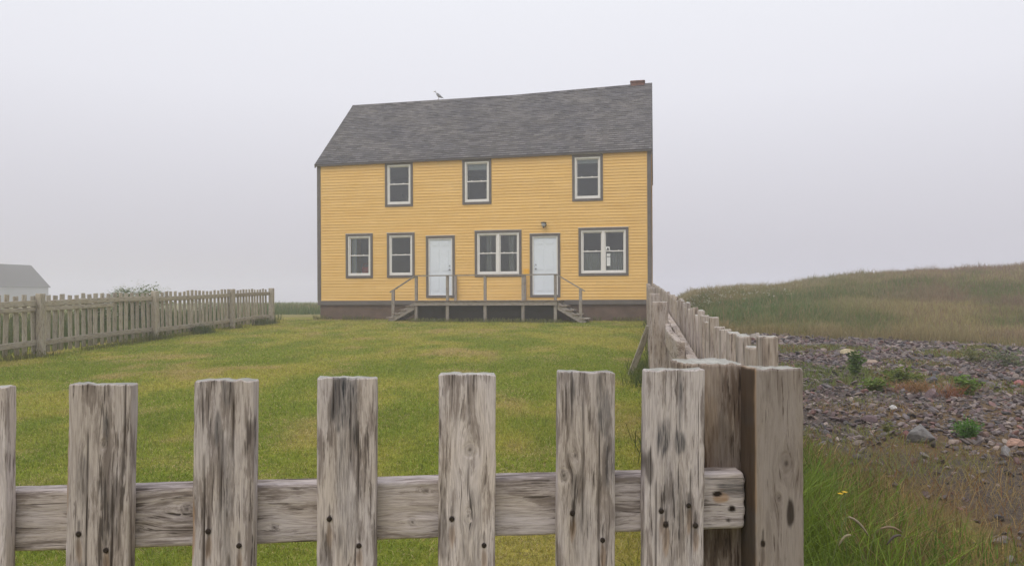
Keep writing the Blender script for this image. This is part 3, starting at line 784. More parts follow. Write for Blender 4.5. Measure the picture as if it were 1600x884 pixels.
for s_, newel, x_in in ((-1, 3.395, 4.16), (1, 9.89, 9.13)):
    mb = MB(); zg = gd(newel, -1.3)
    mb.box(newel - 0.048, newel + 0.048, -1.32, -1.225, zg - 0.12, 1.70); D(mb, 'newel_post', M['wood_deck'], 2)
    mb = MB()
    p0 = Vector((4.20 if s_ < 0 else 9.09, -1.272, 2.186)); p1 = Vector((3.28 if s_ < 0 else 10.03, -1.272, 1.625))
    d = (p1 - p0).normalized(); nrm = Vector((-d.z, 0, d.x)); nrm = nrm if nrm.z > 0 else -nrm
    vs_ = [p0 + nrm * a + Vector((0, y, 0)) for y in (-0.045, 0.045) for a in (-0.018, 0.018)] + [p1 + nrm * a + Vector((0, y, 0)) for y in (-0.045, 0.045) for a in (-0.018, 0.018)]
    n = len(mb.v); mb.v += [tuple(v) for v in vs_]
    for f in ((0, 1, 3, 2), (4, 6, 7, 5), (0, 4, 5, 1), (2, 3, 7, 6), (0, 2, 6, 4), (1, 5, 7, 3)): mb.f.append(tuple(n + i for i in f)); mb.sm.append(False)
    D(mb, 'hand_rail', M['wood_deck'], 0)
    stair = None
    for y in (-1.31, -0.30):
        mb = MB(); run = 0.90
        x_o = x_in + s_ * run
        prof = [(x_in, 1.29), (x_in, 1.02), (x_o - s_ * 0.10, zg - 0.03), (x_o + s_ * 0.04, zg - 0.03), (x_o + s_ * 0.04, zg + 0.05)]
        n = len(mb.v)
        for yy in (y, y + 0.04): mb.v += [(a, yy, c) for a, c in prof]
        k = len(prof)
        mb.f += [tuple(n + i for i in range(k)), tuple(n + k + i for i in reversed(range(k)))] + [(n + i, n + k + i, n + k + (i + 1) % k, n + (i + 1) % k) for i in range(k)]
        mb.sm += [False] * (k + 2)
        o = D(mb, 'staircase' if stair is None else 'stringer', M['wood_deck'], 0, stair)
        stair = stair or o
    for k in range(4):
        zt = 1.30 - (k + 1) * (1.30 - zg) / 5.0
        xa = x_in + s_ * (0.04 + k * 0.235)
        mb = MB(); mb.box(min(xa, xa + s_ * 0.27), max(xa, xa + s_ * 0.27), -1.345, -0.235, zt - 0.036, zt); D(mb, 'tread', M['wood_dark'], 1, stair)

# ------------------------------------------------------------------ small things on and in the house
lamp = house_root('wall_lamp', 'small dark outdoor wall lamp mounted above the right-hand door', 'lamp', (8.50, -0.02, 3.965))
def H_(name, mb, mat, parent): return link(name, mb.mesh(name, mat), parent, local=Matrix())
mb = MB(); mb.tube([(0, 0.008, 0), (0, -0.03, 0), (0, -0.045, 0)], [0.085, 0.085, 0.05], 14); mb.tube([(0, -0.04, 0.0), (0, -0.12, 0.05), (0, -0.15, 0.06)], 0.02, 8); H_('bracket', mb, M['lamp_iron'], lamp)
mb = MB(); mb.tube([(0, -0.15, 0.085), (0, -0.15, 0.07), (0, -0.15, 0.045)], [0.03, 0.10, 0.105], 14); H_('lamp_cap', mb, M['lamp_iron'], lamp)
mb = MB(); mb.tube([(0, -0.15, 0.044), (0, -0.15, 0.0), (0, -0.15, -0.06), (0, -0.15, -0.085)], [0.07, 0.078, 0.065, 0.03], 14); H_('lamp_shade', mb, M['lamp_glass'], lamp)
mb = MB(); mb.tube([(0, -0.15, -0.084), (0, -0.15, -0.13)], [0.03, 0.014], 10); H_('finial', mb, M['lamp_iron'], lamp)
mb = MB(); mb.box(7.762, 7.955, -0.030, -0.018, 2.245, 2.425)
o = link('wall_plaque', mb.mesh('wall_plaque', M['plaque']), None, HM); tag(o, 'small plain orange plaque on the siding left of the right-hand door', 'plaque')

def drape(name, x0, x1, z0, z1, y, mat, label, cat='curtain', folds=9, gather=0.0, group=None):
    nx, nz = 60, 14
    X = np.linspace(0, 1, nx)[None, :].repeat(nz, 0); Z = np.linspace(0, 1, nz)[:, None].repeat(nx, 1)
    w = 1 - gather * np.sin(PI * np.clip(Z * 1.0, 0, 1)) * 0.6
    xx = (x0 + x1) / 2 + (X - 0.5) * (x1 - x0) * w
    yy = y + 0.022 * np.sin(X * folds * 2 * PI + 0.6 * np.sin(Z * 3)) + 0.006 * np.sin(X * folds * 4.3 * PI)
    zz = z0 + Z * (z1 - z0)
    V = np.stack([xx, yy, zz], -1).reshape(-1, 3)
    V = np.concatenate([V, V + np.array((0, 0.006, 0))])
    i = (np.arange(nz - 1)[:, None] * nx + np.arange(nx - 1)[None, :])
    F = np.stack([i, i + 1, i + nx + 1, i + nx], -1).reshape(-1, 4)
    n = nx * nz
    F = np.concatenate([F, F[:, ::-1] + n])
    o = link(name, np_mesh(name, V, F.ravel(), np.arange(len(F)) * 4, mat, None, True), None, HM)
    return tag(o, label, cat, group)
drape('lace_curtain', 9.84, 10.48, 2.28, 2.95, 0.16, M['curtain_grey'], 'white half curtain in the notice-free left half of the right corner window', folds=10)
drape('lace_curtain', 10.62, 11.28, 2.28, 2.95, 0.16, M['curtain_grey'], 'white half curtain behind the paper notices in the wide window by the right corner', folds=8)
drape('tied_curtain', 6.36, 6.58, 2.20, 3.74, 0.20, M['curtain_grey'], 'pale narrow curtain in the left half of the wide window between the doors', folds=3, gather=0.35)
drape('tied_curtain', 7.17, 7.40, 2.20, 3.74, 0.20, M['curtain_grey'], 'pale narrow curtain in the right half of the wide window between the doors', folds=3, gather=0.35)
drape('side_curtain', 1.25, 1.44, 2.22, 3.74, 0.18, M['curtain'], 'white curtain drawn to the left side of the leftmost ground-floor window', folds=3)
for x0, x1, drop, lab in ((5.70, 6.47, 0.20, 'white roller blind rolled at the top of the middle upstairs window'), (9.63, 10.41, 0.12, 'white roller blind at the top of the rightmost upstairs window')):
    bl = house_root('roller_blind', lab, 'blind', ((x0 + x1) / 2, 0.14, 6.26))
    h2 = (x1 - x0) / 2
    mb = MB(); mb.tube([(-h2, 0.03, -0.02), (h2, 0.03, -0.02)], 0.025, 10); H_('roller', mb, M['curtain'], bl)
    mb = MB(); mb.box(-h2 + 0.01, h2 - 0.01, 0.0, 0.003, -0.05 - drop, -0.01); mb.box(-h2 + 0.01, h2 - 0.01, -0.006, 0.008, -0.07 - drop, -0.05 - drop); H_('fabric', mb, M['curtain'], bl)
# notices in the right-hand window
nb = house_root('paper_notice', 'white paper notice with a black peaked mark, topmost in the right corner window', 'notice', (10.62, -0.018, 3.00))
mb = MB(); mb.box(0.025, 0.155, -0.004, 0.0, 0.045, 0.16); H_('sheet', mb, M['paper'], nb)
mb = MB(); mb.quad((0.05, -0.006, 0.055), (0.13, -0.006, 0.055), (0.115, -0.006, 0.10), (0.09, -0.006, 0.13), (0.065, -0.006, 0.10)); H_('printed_mark', mb, M['ink'], nb)
for (zb, zt, lab) in ((2.83, 2.92, 'small white paper notice just under the sash bar of the right corner window'), (2.50, 2.80, 'tall narrow white paper notice, lowest in the wide window by the right corner')):
    nb = house_root('paper_notice', lab, 'notice', (10.65, -0.004, zb))
    mb = MB(); mb.box(0.02, 0.14, -0.004, 0.0, 0.0, zt - zb); H_('sheet', mb, M['paper'], nb)
    mb = MB()
    for k in range(3 if zt - zb < 0.2 else 8):
        mb.box(0.035, 0.12 - 0.02 * (k % 3 == 2), -0.006, -0.0045, zt - zb - 0.022 - k * 0.03, zt - zb - 0.016 - k * 0.03)
    H_('printed_lines', mb, M['curtain_grey'], nb)
o = house_root('red_container', 'small red object showing behind the lower pane of the leftmost ground-floor window', 'container', (1.76, 0.33, 2.12))
mb = MB(); mb.tube([(0, 0, 0), (0, 0, 0.02), (0, 0, 0.44), (0, 0, 0.46)], [0.14, 0.16, 0.17, 0.16], 16); H_('body', mb, M['red'], o)
mb = MB(); mb.tube([(-0.14, 0, 0.46), (-0.1, 0, 0.56), (0, 0, 0.6), (0.1, 0, 0.56), (0.14, 0, 0.46)], 0.008, 6); H_('handle', mb, M['red'], o)
o = house_root('side_table', 'dark side table carrying the red object inside the leftmost ground-floor window', 'table', (1.72, 0.42, 1.315))
mb = MB(); mb.box(-0.3, 0.3, -0.2, 0.2, 0.76, 0.803); H_('table_top', mb, M['dark_board'], o)
for a in (-0.26, 0.22):
    for c in (-0.17, 0.13):
        mb = MB(); mb.box(a, a + 0.04, c, c + 0.04, 0.0, 0.758); H_('leg', mb, M['dark_board'], o)
# white metal rail-back chair upstairs (middle window), only its edge shows
ch = house_root('metal_chair', 'white metal ladder-back chair behind the middle upstairs window', 'chair', (6.46, 0.45, 4.15))
mb = MB(); mb.tube([(-0.13, 0, 0.4), (-0.14, 0, 1.20), (-0.08, 0, 1.31), (0.05, 0, 1.34), (0.2, 0, 1.31), (0.26, 0, 1.20), (0.25, 0, 0.4)], 0.013, 8); 
for z in (0.78, 0.92, 1.06, 1.18): mb.tube([(-0.138, 0, z), (0.255, 0, z)], 0.011, 8)
H_('backrest', mb, M['enamel'], ch)
mb = MB(); mb.box(-0.14, 0.27, 0.0, 0.40, 0.40, 0.44); H_('seat', mb, M['enamel'], ch)
for a in (-0.13, 0.25):
    for c in (0.02, 0.37):
        mb = MB(); mb.tube([(a, c, 0), (a, c, 0.40)], 0.013, 8); H_('leg', mb, M['enamel'], ch)
bd = house_root('bed_frame', 'pale bedstead standing behind the lower pane of the leftmost upstairs window', 'bed', (3.28, 0.55, 4.15))
mb = MB()
for x in (-0.18, -0.02): mb.tube([(x, 0, 0), (x, 0, 1.12)], 0.018, 8)
H_('bed_post', mb, M['curtain_grey'], bd)
mb = MB(); mb.box(0.02, 0.40, 0.02, 0.5, 0.78, 0.98); H_('pillow', mb, M['curtain'], bd)
mb = MB(); mb.box(-0.02, 0.45, 0.02, 1.6, 0.30, 0.77); H_('mattress', mb, M['curtain_grey'], bd)

# ------------------------------------------------------------------ gull on the ridge
gp = HM @ Vector((3.64, HD / 2, ridge_z(3.64) + 0.045))
gull = root('gull', 'pale gull with grey wings standing on the roof ridge', 'bird', gp, math.radians(-12), None, 1.0)
def loft(name, rings, mat, seg=14, col=None):
    V = []; colr = []
    for (x, z, rx, ry, c) in rings:
        for k in range(seg):
            t = 2 * PI * k / seg
            V.append((x - math.sin(t) * rx * rings_tilt(x, z), math.cos(t) * ry, z + math.sin(t) * rx)); colr.append(c)
    F = []
    for i in range(len(rings) - 1):
        for k in range(seg): F.append((i * seg + k, i * seg + (k + 1) % seg, (i + 1) * seg + (k + 1) % seg, (i + 1) * seg + k))
    F += [tuple(reversed(range(seg))), tuple((len(rings) - 1) * seg + k for k in range(seg))]
    flat = np.array([i for f in F for i in f]); ln = np.array([len(f) for f in F])
    return np_mesh(name, np.array(V), flat, np.concatenate([[0], np.cumsum(ln)[:-1]]), mat, {'col': np.array(colr)}, True)
def rings_tilt(x, z): return 0.0
Wt, Gr, Yl, Dk = (0.62, 0.62, 0.64), (0.36, 0.36, 0.38), (0.6, 0.42, 0.08), (0.05, 0.05, 0.055)
gb = [(0.19, 0.055, 0.006, 0.02, Dk), (0.15, 0.075, 0.018, 0.035, Wt), (0.09, 0.115, 0.045, 0.055, Wt), (0.03, 0.155, 0.068, 0.072, Wt), (-0.03, 0.195, 0.075, 0.075, Wt), (-0.075, 0.235, 0.062, 0.062, Wt), (-0.098, 0.275, 0.042, 0.042, Wt), (-0.105, 0.305, 0.038, 0.036, Wt), (-0.118, 0.332, 0.042, 0.036, Wt), (-0.138, 0.345, 0.036, 0.03, Wt), (-0.158, 0.343, 0.02, 0.018, Wt), (-0.168, 0.339, 0.011, 0.009, Yl), (-0.20, 0.333, 0.009, 0.006, Yl), (-0.213, 0.325, 0.003, 0.003, Yl)]
link('body', loft('body', gb, M['petal']), gull, local=Matrix())
for sy in (-1, 1):
    wv = [(0.215, 0.045, 0.006, 0.004), (0.16, 0.085, 0.02, 0.01), (0.09, 0.135, 0.045, 0.014), (0.03, 0.18, 0.058, 0.016), (-0.03, 0.22, 0.045, 0.014), (-0.06, 0.245, 0.015, 0.006)]
    mb = MB(); seg = 12
    for (x, z, rz, ry) in wv:
        for k in range(seg):
            t = 2 * PI * k / seg
            mb.v.append((x, sy * (0.066 - 0.18 * abs(x - 0.0) * 0.6) + math.cos(t) * ry, z + math.sin(t) * rz))
    for i in range(len(wv) - 1):
        for k in range(seg): mb.f.append((i * seg + k, i * seg + (k + 1) % seg, (i + 1) * seg + (k + 1) % seg, (i + 1) * seg + k)); mb.sm.append(True)
    me = mb.mesh('wing', M['petal'], {'col': np.tile(np.array([Gr]), (len(mb.v), 1))})
    link('wing', me, gull, local=Matrix())
    mb = MB(); mb.tube([(0.0, sy * 0.03, 0.13), (0.012, sy * 0.032, 0.07), (0.0, sy * 0.032, 0.008), (-0.03, sy * 0.034, 0.004)], [0.012, 0.006, 0.006, 0.008], 6)
    link('leg', mb.mesh('leg', M['petal'], {'col': np.tile(np.array([(0.4, 0.25, 0.2)]), (len(mb.v), 1))}), gull, local=Matrix())

# ------------------------------------------------------------------ far neighbour in the fog
far = root('grey_roofed_house', 'faint grey-roofed house far off in the fog beyond the left fence', 'house', (-88.0, 115.9, 0.0), math.radians(-14))
Wd, Ln, eh, rh = 7.6, 10.3, 3.65, 7.15
mb = MB()
mb.quad((0, 0, 0), (Wd, 0, 0), (Wd, 0, eh), (Wd / 2, 0, rh), (0, 0, eh)); mb.quad((0, Ln, 0), (0, Ln, eh), (Wd / 2, Ln, rh), (Wd, Ln, eh), (Wd, Ln, 0))
mb.quad((Wd, 0, 0), (Wd, Ln, 0), (Wd, Ln, eh), (Wd, 0, eh)); mb.quad((0, 0, 0), (0, 0, eh), (0, Ln, eh), (0, Ln, 0))
link('wall', mb.mesh('wall', M['far_wall']), far, local=Matrix())
mb = MB()
for sgn in (0, 1):
    xa = -0.25 if sgn == 0 else Wd + 0.25
    za = eh - 0.22
    for dz in (0.01, 0.13):
        mb.quad((xa, -0.2, za + dz), (Wd / 2, -0.2, rh + dz), (Wd / 2, Ln + 0.2, rh + dz), (xa, Ln + 0.2, za + dz))
    for yy in (-0.2, Ln + 0.2): mb.quad((xa, yy, za + .01), (Wd / 2, yy, rh + .01), (Wd / 2, yy, rh + 0.13), (xa, yy, za + 0.13))
    mb.quad((xa, -0.2, za + .01), (xa, Ln + 0.2, za + .01), (xa, Ln + 0.2, za + 0.13), (xa, -0.2, za + 0.13))
link('roof', mb.mesh('roof', M['far_roof']), far, local=Matrix())

# ------------------------------------------------------------------ front fence (close-up)
DF = lambda x: 1.122 + 0.069 * x                 # distance of the picket faces along the fence
yawF = math.atan(0.069)
ff = root('picket_fence', 'weathered grey picket fence with nailed boards and corner post, across the foreground', 'fence', (0.0, DF(0), ground_at(0, 1.12)), yawF, 'weathered picket fences')
def stain_patches(patches):
    """patches: (x, z, rx, rz, channel, strength, seed)"""
    def f(X, Y, Z, front):
        st = np.zeros(X.shape + (3,))
        for x, z, rx, rz, chn, a, sd_ in patches:
            wob = 0.9 * (fbm(X * 70 + sd_, Z * 16 + sd_, sd_, 3) - 0.5) + 0.6 * (fbm(X * 260, Z * 30, sd_ + 2, 2) - 0.5)
            q = np.sqrt(((X - x) / rx) ** 2 + ((Z - z) / rz) ** 2) + wob
            st[..., chn] = np.maximum(st[..., chn], a * (1 - sstep(0.55, 1.05, q)) * (front | (abs(x) > 0.03)))
        return st
    return f
def nail_streaks(nails, rust=0.5):
    p = []
    for k, (x, z) in enumerate(nails):
        p.append((x, z, 0.0048, 0.0062, 2, 1.0, 3 + k)); p.append((x, z - 0.018, 0.004, 0.020, 2, 0.45, 13 + k)); p.append((x + 0.001, z - 0.024, 0.006, 0.026, 1, rust, 23 + k))
        p.append((x, z + 0.012, 0.0025, 0.014, 2, 0.6, 33 + k))
    return p
# centre x, width, top z, lean (x shift per metre), thickness, nails (x, below the top), knots, stains, cracks
PK = [
 (-0.783, 0.094, 1.293, -0.012, 0.026, [(-0.01, 0.205), (0.026, 0.235)], [(0.02, 0.17, 0.012)], [(0.02, 0.10, 0.02, 0.09, 0, 0.4, 4)], [(0.005, 0.1, 0.4)]),
 (-0.6055, 0.0885, 1.2955, -0.022, 0.026, [(-0.026, 0.219), (0.013, 0.243)], [(0.008, 0.088, 0.005, 0.6)], [(-0.046, 0.14, 0.006, 0.07, 1, 0.9, 6), (0.012, 0.065, 0.007, 0.03, 0, 0.8, 7), (-0.022, 0.14, 0.010, 0.05, 0, 0.5, 8), (0.014, 0.19, 0.013, 0.06, 0, 0.55, 9), (-0.02, 0.29, 0.015, 0.05, 0, 0.6, 10)], [(-0.016, 0.06, 0.30), (0.022, 0.16, 0.4), (0.036, 0.0, 0.16)]),
 (-0.428, 0.0880, 1.299, -0.014, 0.027, [(-0.021, 0.223), (0.024, 0.245)], [], [(0.006, 0.02, 0.012, 0.03, 0, 0.8, 12), (-0.008, 0.075, 0.006, 0.03, 0, 0.7, 13), (-0.044, 0.21, 0.006, 0.07, 1, 0.95, 14), (0.005, 0.19, 0.014, 0.12, 0, 0.5, 15)], [(-0.002, 0.06, 0.22), (0.014, 0.02, 0.13), (-0.028, 0.1, 0.34)]),
 (-0.249, 0.088, 1.301, -0.006, 0.026, [(-0.025, 0.211), (0.019, 0.252)], [], [(-0.004, 0.035, 0.020, 0.052, 0, 1.0, 17), (0.012, 0.075, 0.008, 0.04, 0, 0.9, 18), (-0.002, 0.13, 0.016, 0.10, 0, 0.55, 19), (0.0, 0.22, 0.018, 0.06, 0, 0.5, 20), (-0.03, 0.27, 0.01, 0.05, 2, 0.4, 21)], [(0.018, 0.06, 0.20), (-0.02, 0.0, 0.09), (0.006, 0.02, 0.12)]),
 (-0.068, 0.086, 1.3045, -0.008, 0.026, [(-0.023, 0.219), (0.026, 0.260)], [(0.004, 0.115, 0.0105, 0.55), (0.002, 0.215, 0.006, 0.3)], [(-0.036, 0.21, 0.008, 0.09, 2, 0.45, 25), (0.008, 0.25, 0.02, 0.09, 0, 0.45, 26)], [(0.001, 0.0, 0.09), (0.003, 0.13, 0.20)]),
 (0.115, 0.089, 1.3055, -0.009, 0.026, [(-0.022, 0.216), (0.025, 0.258)], [(-0.035, 0.158, 0.008, 1.0), (-0.018, 0.128, 0.006, 0.4)], [(0.018, 0.028, 0.008, 0.045, 0, 0.9, 29), (-0.022, 0.03, 0.004, 0.03, 0, 0.8, 30), (0.028, 0.07, 0.016, 0.04, 0, 0.75, 31), (0.034, 0.13, 0.010, 0.05, 0, 0.5, 32), (-0.01, 0.22, 0.02, 0.09, 0, 0.4, 33)], [(-0.024, 0.0, 0.10), (-0.006, 0.03, 0.25), (0.020, 0.08, 0.4)]),
 (0.2525, 0.094, 1.3075, -0.010, 0.027, [(-0.021, 0.218), (0.022, 0.210), (-0.014, 0.239), (0.033, 0.241)], [], [(-0.018, 0.105, 0.015, 0.032, 0, 1.0, 37), (0.010, 0.115, 0.013, 0.025, 0, 0.9, 38), (0.008, 0.055, 0.005, 0.06, 0, 0.7, 39), (-0.04, 0.15, 0.010, 0.03, 2, 0.7, 40), (0.0, 0.23, 0.03, 0.11, 0, 0.45, 41)], [(-0.03, 0.16, 0.36), (0.026, 0.15, 0.3)]),
 (0.4165, 0.080, 1.3070, 0.0, 0.058, [(0.012, 0.215), (-0.026, 0.272)], [(0.012, 0.148, 0.010, 0.35), (0.000, 0.202, 0.0045, 0.8)], [(-0.0385, 0.10, 0.0035, 0.25, 1, 0.75, 44), (-0.0412, 0.1, 0.0045, 0.9, 2, 0.80, 46), (0.018, 0.222, 0.006, 0.026, 2, 0.9, 45)], []),
]
ct, st_ = math.cos(yawF), math.sin(yawF)
RZ2 = Matrix.Rotation(yawF, 4, 'Z')
for k, (x, w, zt, lean, th, nails, knots, patches, cracks) in enumerate(PK):
    y = DF(x); zb = ground_at(x, y) + 0.06; h = zt - zb
    nl = [(a, h - bq) for a, bq in nails]
    kn = [(q[0], h - q[1]) + tuple(q[2:]) for q in knots]
    pt = [(a, h - bq, c, d, e_, g_, s_) for a, bq, c, d, e_, g_, s_ in patches] + (nail_streaks(nl) if k < 7 else nail_streaks(nl[1:], 0.1))
    ck = [(a, h - z1, h - z0 if z0 > 0 else h + 1, 0.0012, 0.0016) for a, z0, z1 in cracks]
    zs = np.concatenate([np.linspace(0, h - 0.42, 24), np.arange(h - 0.42, h, 0.0024)])
    me = board_mesh('picket', w, th, h, M['wood' if k < 7 else 'wood_brown'], 3 + k * 2, nx=44, nt=9, zs=zs, r=0.0022 if k < 7 else 0.003, amp=0.0010, knots=kn, cracks=ck, stainf=stain_patches(pt), slant=rng.uniform(-0.02, 0.02))
    # pivot so that the top lands where it was measured; lean is along the fence
    mw = Matrix.Translation((x, y, zt)) @ RZ2 @ Matrix.Rotation(-lean, 4, 'Y') @ Matrix.Translation((0, th / 2, -h))
    p = link('picket', me, ff, mw)
    for a, z in nl:
        mb = MB(); mb.tube([(a, -th / 2 + 0.002, z), (a, -th / 2 - 0.0012, z), (a, -th / 2 - 0.0018, z)], [0.0040, 0.0038, 0.0024], 10)
        if k < 7: link('nail', mb.mesh('nail', M['nail']), p, local=Matrix())
# more pickets of the same fence running out of the frame on the left
for k in range(16):
    x = -0.963 - 0.18 * k; y = DF(x); zb = ground_at(x, y) + 0.06; zt = 1.285 - 0.003 * k + rng.uniform(-0.01, 0.01); h = zt - zb
    me = board_mesh('picket', 0.092, 0.026, h, M['wood'], 60 + k, nx=12, nt=3, zs=np.linspace(0, h, 40), r=0.006)
    link('picket', me, ff, Matrix.Translation((x, y, zt)) @ RZ2 @ Matrix.Translation((0, 0.013, -h)))
# rails
def rail(parent, p0, p1, hgt, th, mat, seed, nx=4, nt=2, nz=30, r=0.004, hint=(0, -1, 0), name='rail', **kw):
    p0, p1 = Vector(p0), Vector(p1); Lr = (p1 - p0).length
    me = board_mesh(name, hgt, th, Lr, mat, seed, nx=nx, nt=nt, zs=np.linspace(0, Lr, nz), r=r, **kw)
    return link(name, me, parent, frame_matrix(p0, p1 - p0, hint))
xr0, xr1 = -3.85, 0.3735
def rp(x, z, off): return (x - st_ * off, DF(x) + ct * off, z)
kn_r = [(-0.012, 1.75 - 0.505 + 0.015, 0.012, 1.0), (0.018, 1.19, 0.006, 0.9), (0.02, 1.33 + 0.06, 0.0065, 0.9), (-0.03, 1.62, 0.006, .9), (0.018, 1.60, 0.007, 0.8), (0.02, 1.90, 0.007, 0.9), (0.018, 0.98, 0.006, 0.8)]
LR = math.hypot(xr1 - xr0, DF(xr1) - DF(xr0))
knl = [(kx, kz + 2.105, kr, ka) for kx, kz, kr, ka in kn_r]
endst = [(-0.012, LR - 0.045, 0.006, 0.009, 2, 1.0, 51), (0.012, LR - 0.022, 0.006, 0.007, 2, 1.0, 52), (0.03, LR - 0.028, 0.005, 0.006, 2, 0.9, 53), (-0.007, LR - 0.040, 0.012, 0.014, 1, 0.9, 54), (-0.02, LR - 0.02, 0.018, 0.03, 0, 0.8, 55)]
me = board_mesh('rail', 0.090, 0.042, LR, M['wood'], 77, nx=40, nt=18, zs=np.concatenate([np.linspace(0, 2.6, 60), np.arange(2.61, LR, 0.0030)]), r=0.004, amp=0.0010, knots=knl, stainf=stain_patches(endst))
p0 = Vector(rp(xr0, 1.083 - 0.0115, 0.026 + 0.003 + 0.021)); p1 = Vector(rp(xr1, 1.0945, 0.026 + 0.003 + 0.021))
rl = link('rail', me, ff, frame_matrix(p0, p1 - p0, (0, -1, 0)))
rail(ff, rp(xr0, 0.36, 0.050), rp(xr1, 0.37, 0.050), 0.090, 0.042, M['wood'], 81)
# corner post
ph = 1.310 - ground_at(0.33, 1.26) + 0.2
psn = [(-0.02, ph - 0.14, 0.03, 0.10, 1, 0.3, 61), (0.0, ph - 0.2, 0.05, 0.16, 2, 0.35, 62)]
me = board_mesh('post', 0.1, 0.105, ph, M['wood_dark'], 91, nx=40, nt=40, zs=np.concatenate([np.linspace(0, ph - 0.45, 12), np.arange(ph - 0.45, ph, 0.003)]), r=0.004, amp=0.0012, stainf=stain_patches(psn), cracks=[(-0.02, 0.7, ph - 0.03, 0.001, 0.002)])
link('post', me, ff, Matrix.Translation((0.3335, 1.267, 1.310)) @ Matrix.Rotation(0.03, 4, 'Z') @ Matrix.Translation((0, 0, -ph)))

# ------------------------------------------------------------------ side fence running back to the house
sdir = Vector((0.181, 1, 0)).normalized(); snl = Vector((-sdir.y, sdir.x, 0))      # snl points into the yard
sf = root('picket_fence', 'weathered picket fence on the right of the lawn, running back to the house corner', 'fence', (fence_x(1.3), 1.3, ground_at(0.5, 1.3)), 0, 'weathered picket fences')
def top_rel(y): return EYE - 0.117 + 0.587 * (y - 1.3) / 23.7
variants = [board_mesh('picket', 0.088 + 0.006 * (k % 3), 0.024, 1.20, M['wood_side'], 110 + k, nx=8, nt=3, zs=np.linspace(0, 1.2, 26), r=0.0035, amp=0.001, slant=rng.uniform(-0.05, 0.05)) for k in range(8)]
yk, n_p, far_pk = 1.475, 0, []
while yk < 24.75:
    zt = top_rel(yk) + rng.uniform(-0.022, 0.016) + (0.02 if n_p == 0 else 0)
    x = fence_x(yk) + 0.04
    base = ground_at(x, yk) + 0.05
    hh = zt - base
    mw = Matrix.Translation((x, yk, zt)) @ frame_matrix((0, 0, 0), (rng.normal(0, 0.010), rng.normal(0, 0.012), 1), snl)
    if n_p < 9:
        me = board_mesh('picket', 0.09, 0.03, hh, M['wood_side'], 140 + n_p, nx=26, nt=8, zs=np.concatenate([np.linspace(0, hh - 0.4, 20), np.arange(hh - 0.4, hh, 0.005)]), r=0.004, amp=0.0011,
                        stainf=stain_patches([(rng.uniform(-0.03, 0.03), hh - rng.uniform(0.0, 0.2), 0.02, 0.10, 0, 0.7, 150 + n_p)]), slant=rng.uniform(-0.06, 0.06))
        link('picket', me, sf, mw @ Matrix.Translation((0, 0, -hh)))
    elif n_p < 100:
        link('picket', variants[n_p % 8], sf, mw @ Matrix.Scale(hh / 1.2, 4, (0, 0, 1)) @ Matrix.Translation((0, 0, -1.2)))
    else:
        far_pk.append((mw, hh))
    n_p += 1; yk += rng.uniform(0.175, 0.215)
mb = MB()
for mw, hh in far_pk: mb.box(-0.045, 0.045, -0.012, 0.012, -hh, 0, mw)
o = link('far_pickets', mb.wood('far_pickets', M['wood_side'], 2), sf, Matrix()); o['kind'] = 'stuff'
PY = [4.8, 7.5, 10.6, 13.8, 17.0, 20.3, 23.8]
def spost(y):
    return fence_x(y) - 0.107
for k, y in enumerate(PY):
    zt = top_rel(y) + (0.02 if k == 2 else 0.0); x = spost(y); hh = zt - ground_at(x, y) + 0.2
    me = board_mesh('post', 0.1, 0.1, hh, M['wood_side'], 170 + k, nx=14, nt=14, zs=np.linspace(0, hh, 60), r=0.005, amp=0.0014)
    link('post', me, sf, Matrix.Translation((x, y, zt)) @ Matrix.Rotation(-0.18 + 0.02 * k, 4, 'Z') @ Matrix.Translation((0, 0, -hh)))
pyl = [1.28] + PY
for k, (a, c) in enumerate(zip(pyl[:-1], pyl[1:])):
    for dz, sd_ in ((-0.21, 0), (-0.93, 1)):
        off = -0.006
        f0 = Vector(((fence_x(a) + off) if k else 0.412, a, top_rel(a) + dz)); f1 = Vector((fence_x(c) + off, c, top_rel(c) + dz))
        me = board_mesh('rail', 0.088, 0.042, (f1 - f0).length, M['wood_side'], 190 + k * 2 + sd_, nx=6, nt=8, zs=np.linspace(0, (f1 - f0).length, 50), r=0.006, amp=0.0016)
        link('rail', me, sf, frame_matrix(f0, f1 - f0, snl))
# sistered board with a free end beside the second post
f0 = Vector((fence_x(3.1) - 0.052, 3.1, top_rel(3.1) - 0.165)); f1 = Vector((fence_x(4.9) - 0.052, 4.9, top_rel(4.9) - 0.19))
me = board_mesh('splice_rail', 0.10, 0.034, (f1 - f0).length, M['wood_side'], 222, nx=8, nt=8, zs=np.linspace(0, (f1 - f0).length, 60), r=0.006, amp=0.0012, bow=(0, -0.02))
link('splice_rail', me, sf, frame_matrix(f0, f1 - f0, snl))
b0 = Vector((1.74, 10.95, ground_at(1.74, 10.95) - 0.05)); b1 = Vector((spost(10.6) - 0.03, 10.66, EYE - 0.42))
me = board_mesh('brace', 0.085, 0.04, (b1 - b0).length, M['wood_far'], 230, nx=4, nt=2, zs=np.linspace(0, (b1 - b0).length, 14), r=0.005)
link('brace', me, sf, frame_matrix(b0, b1 - b0, (0, -1, 0)))

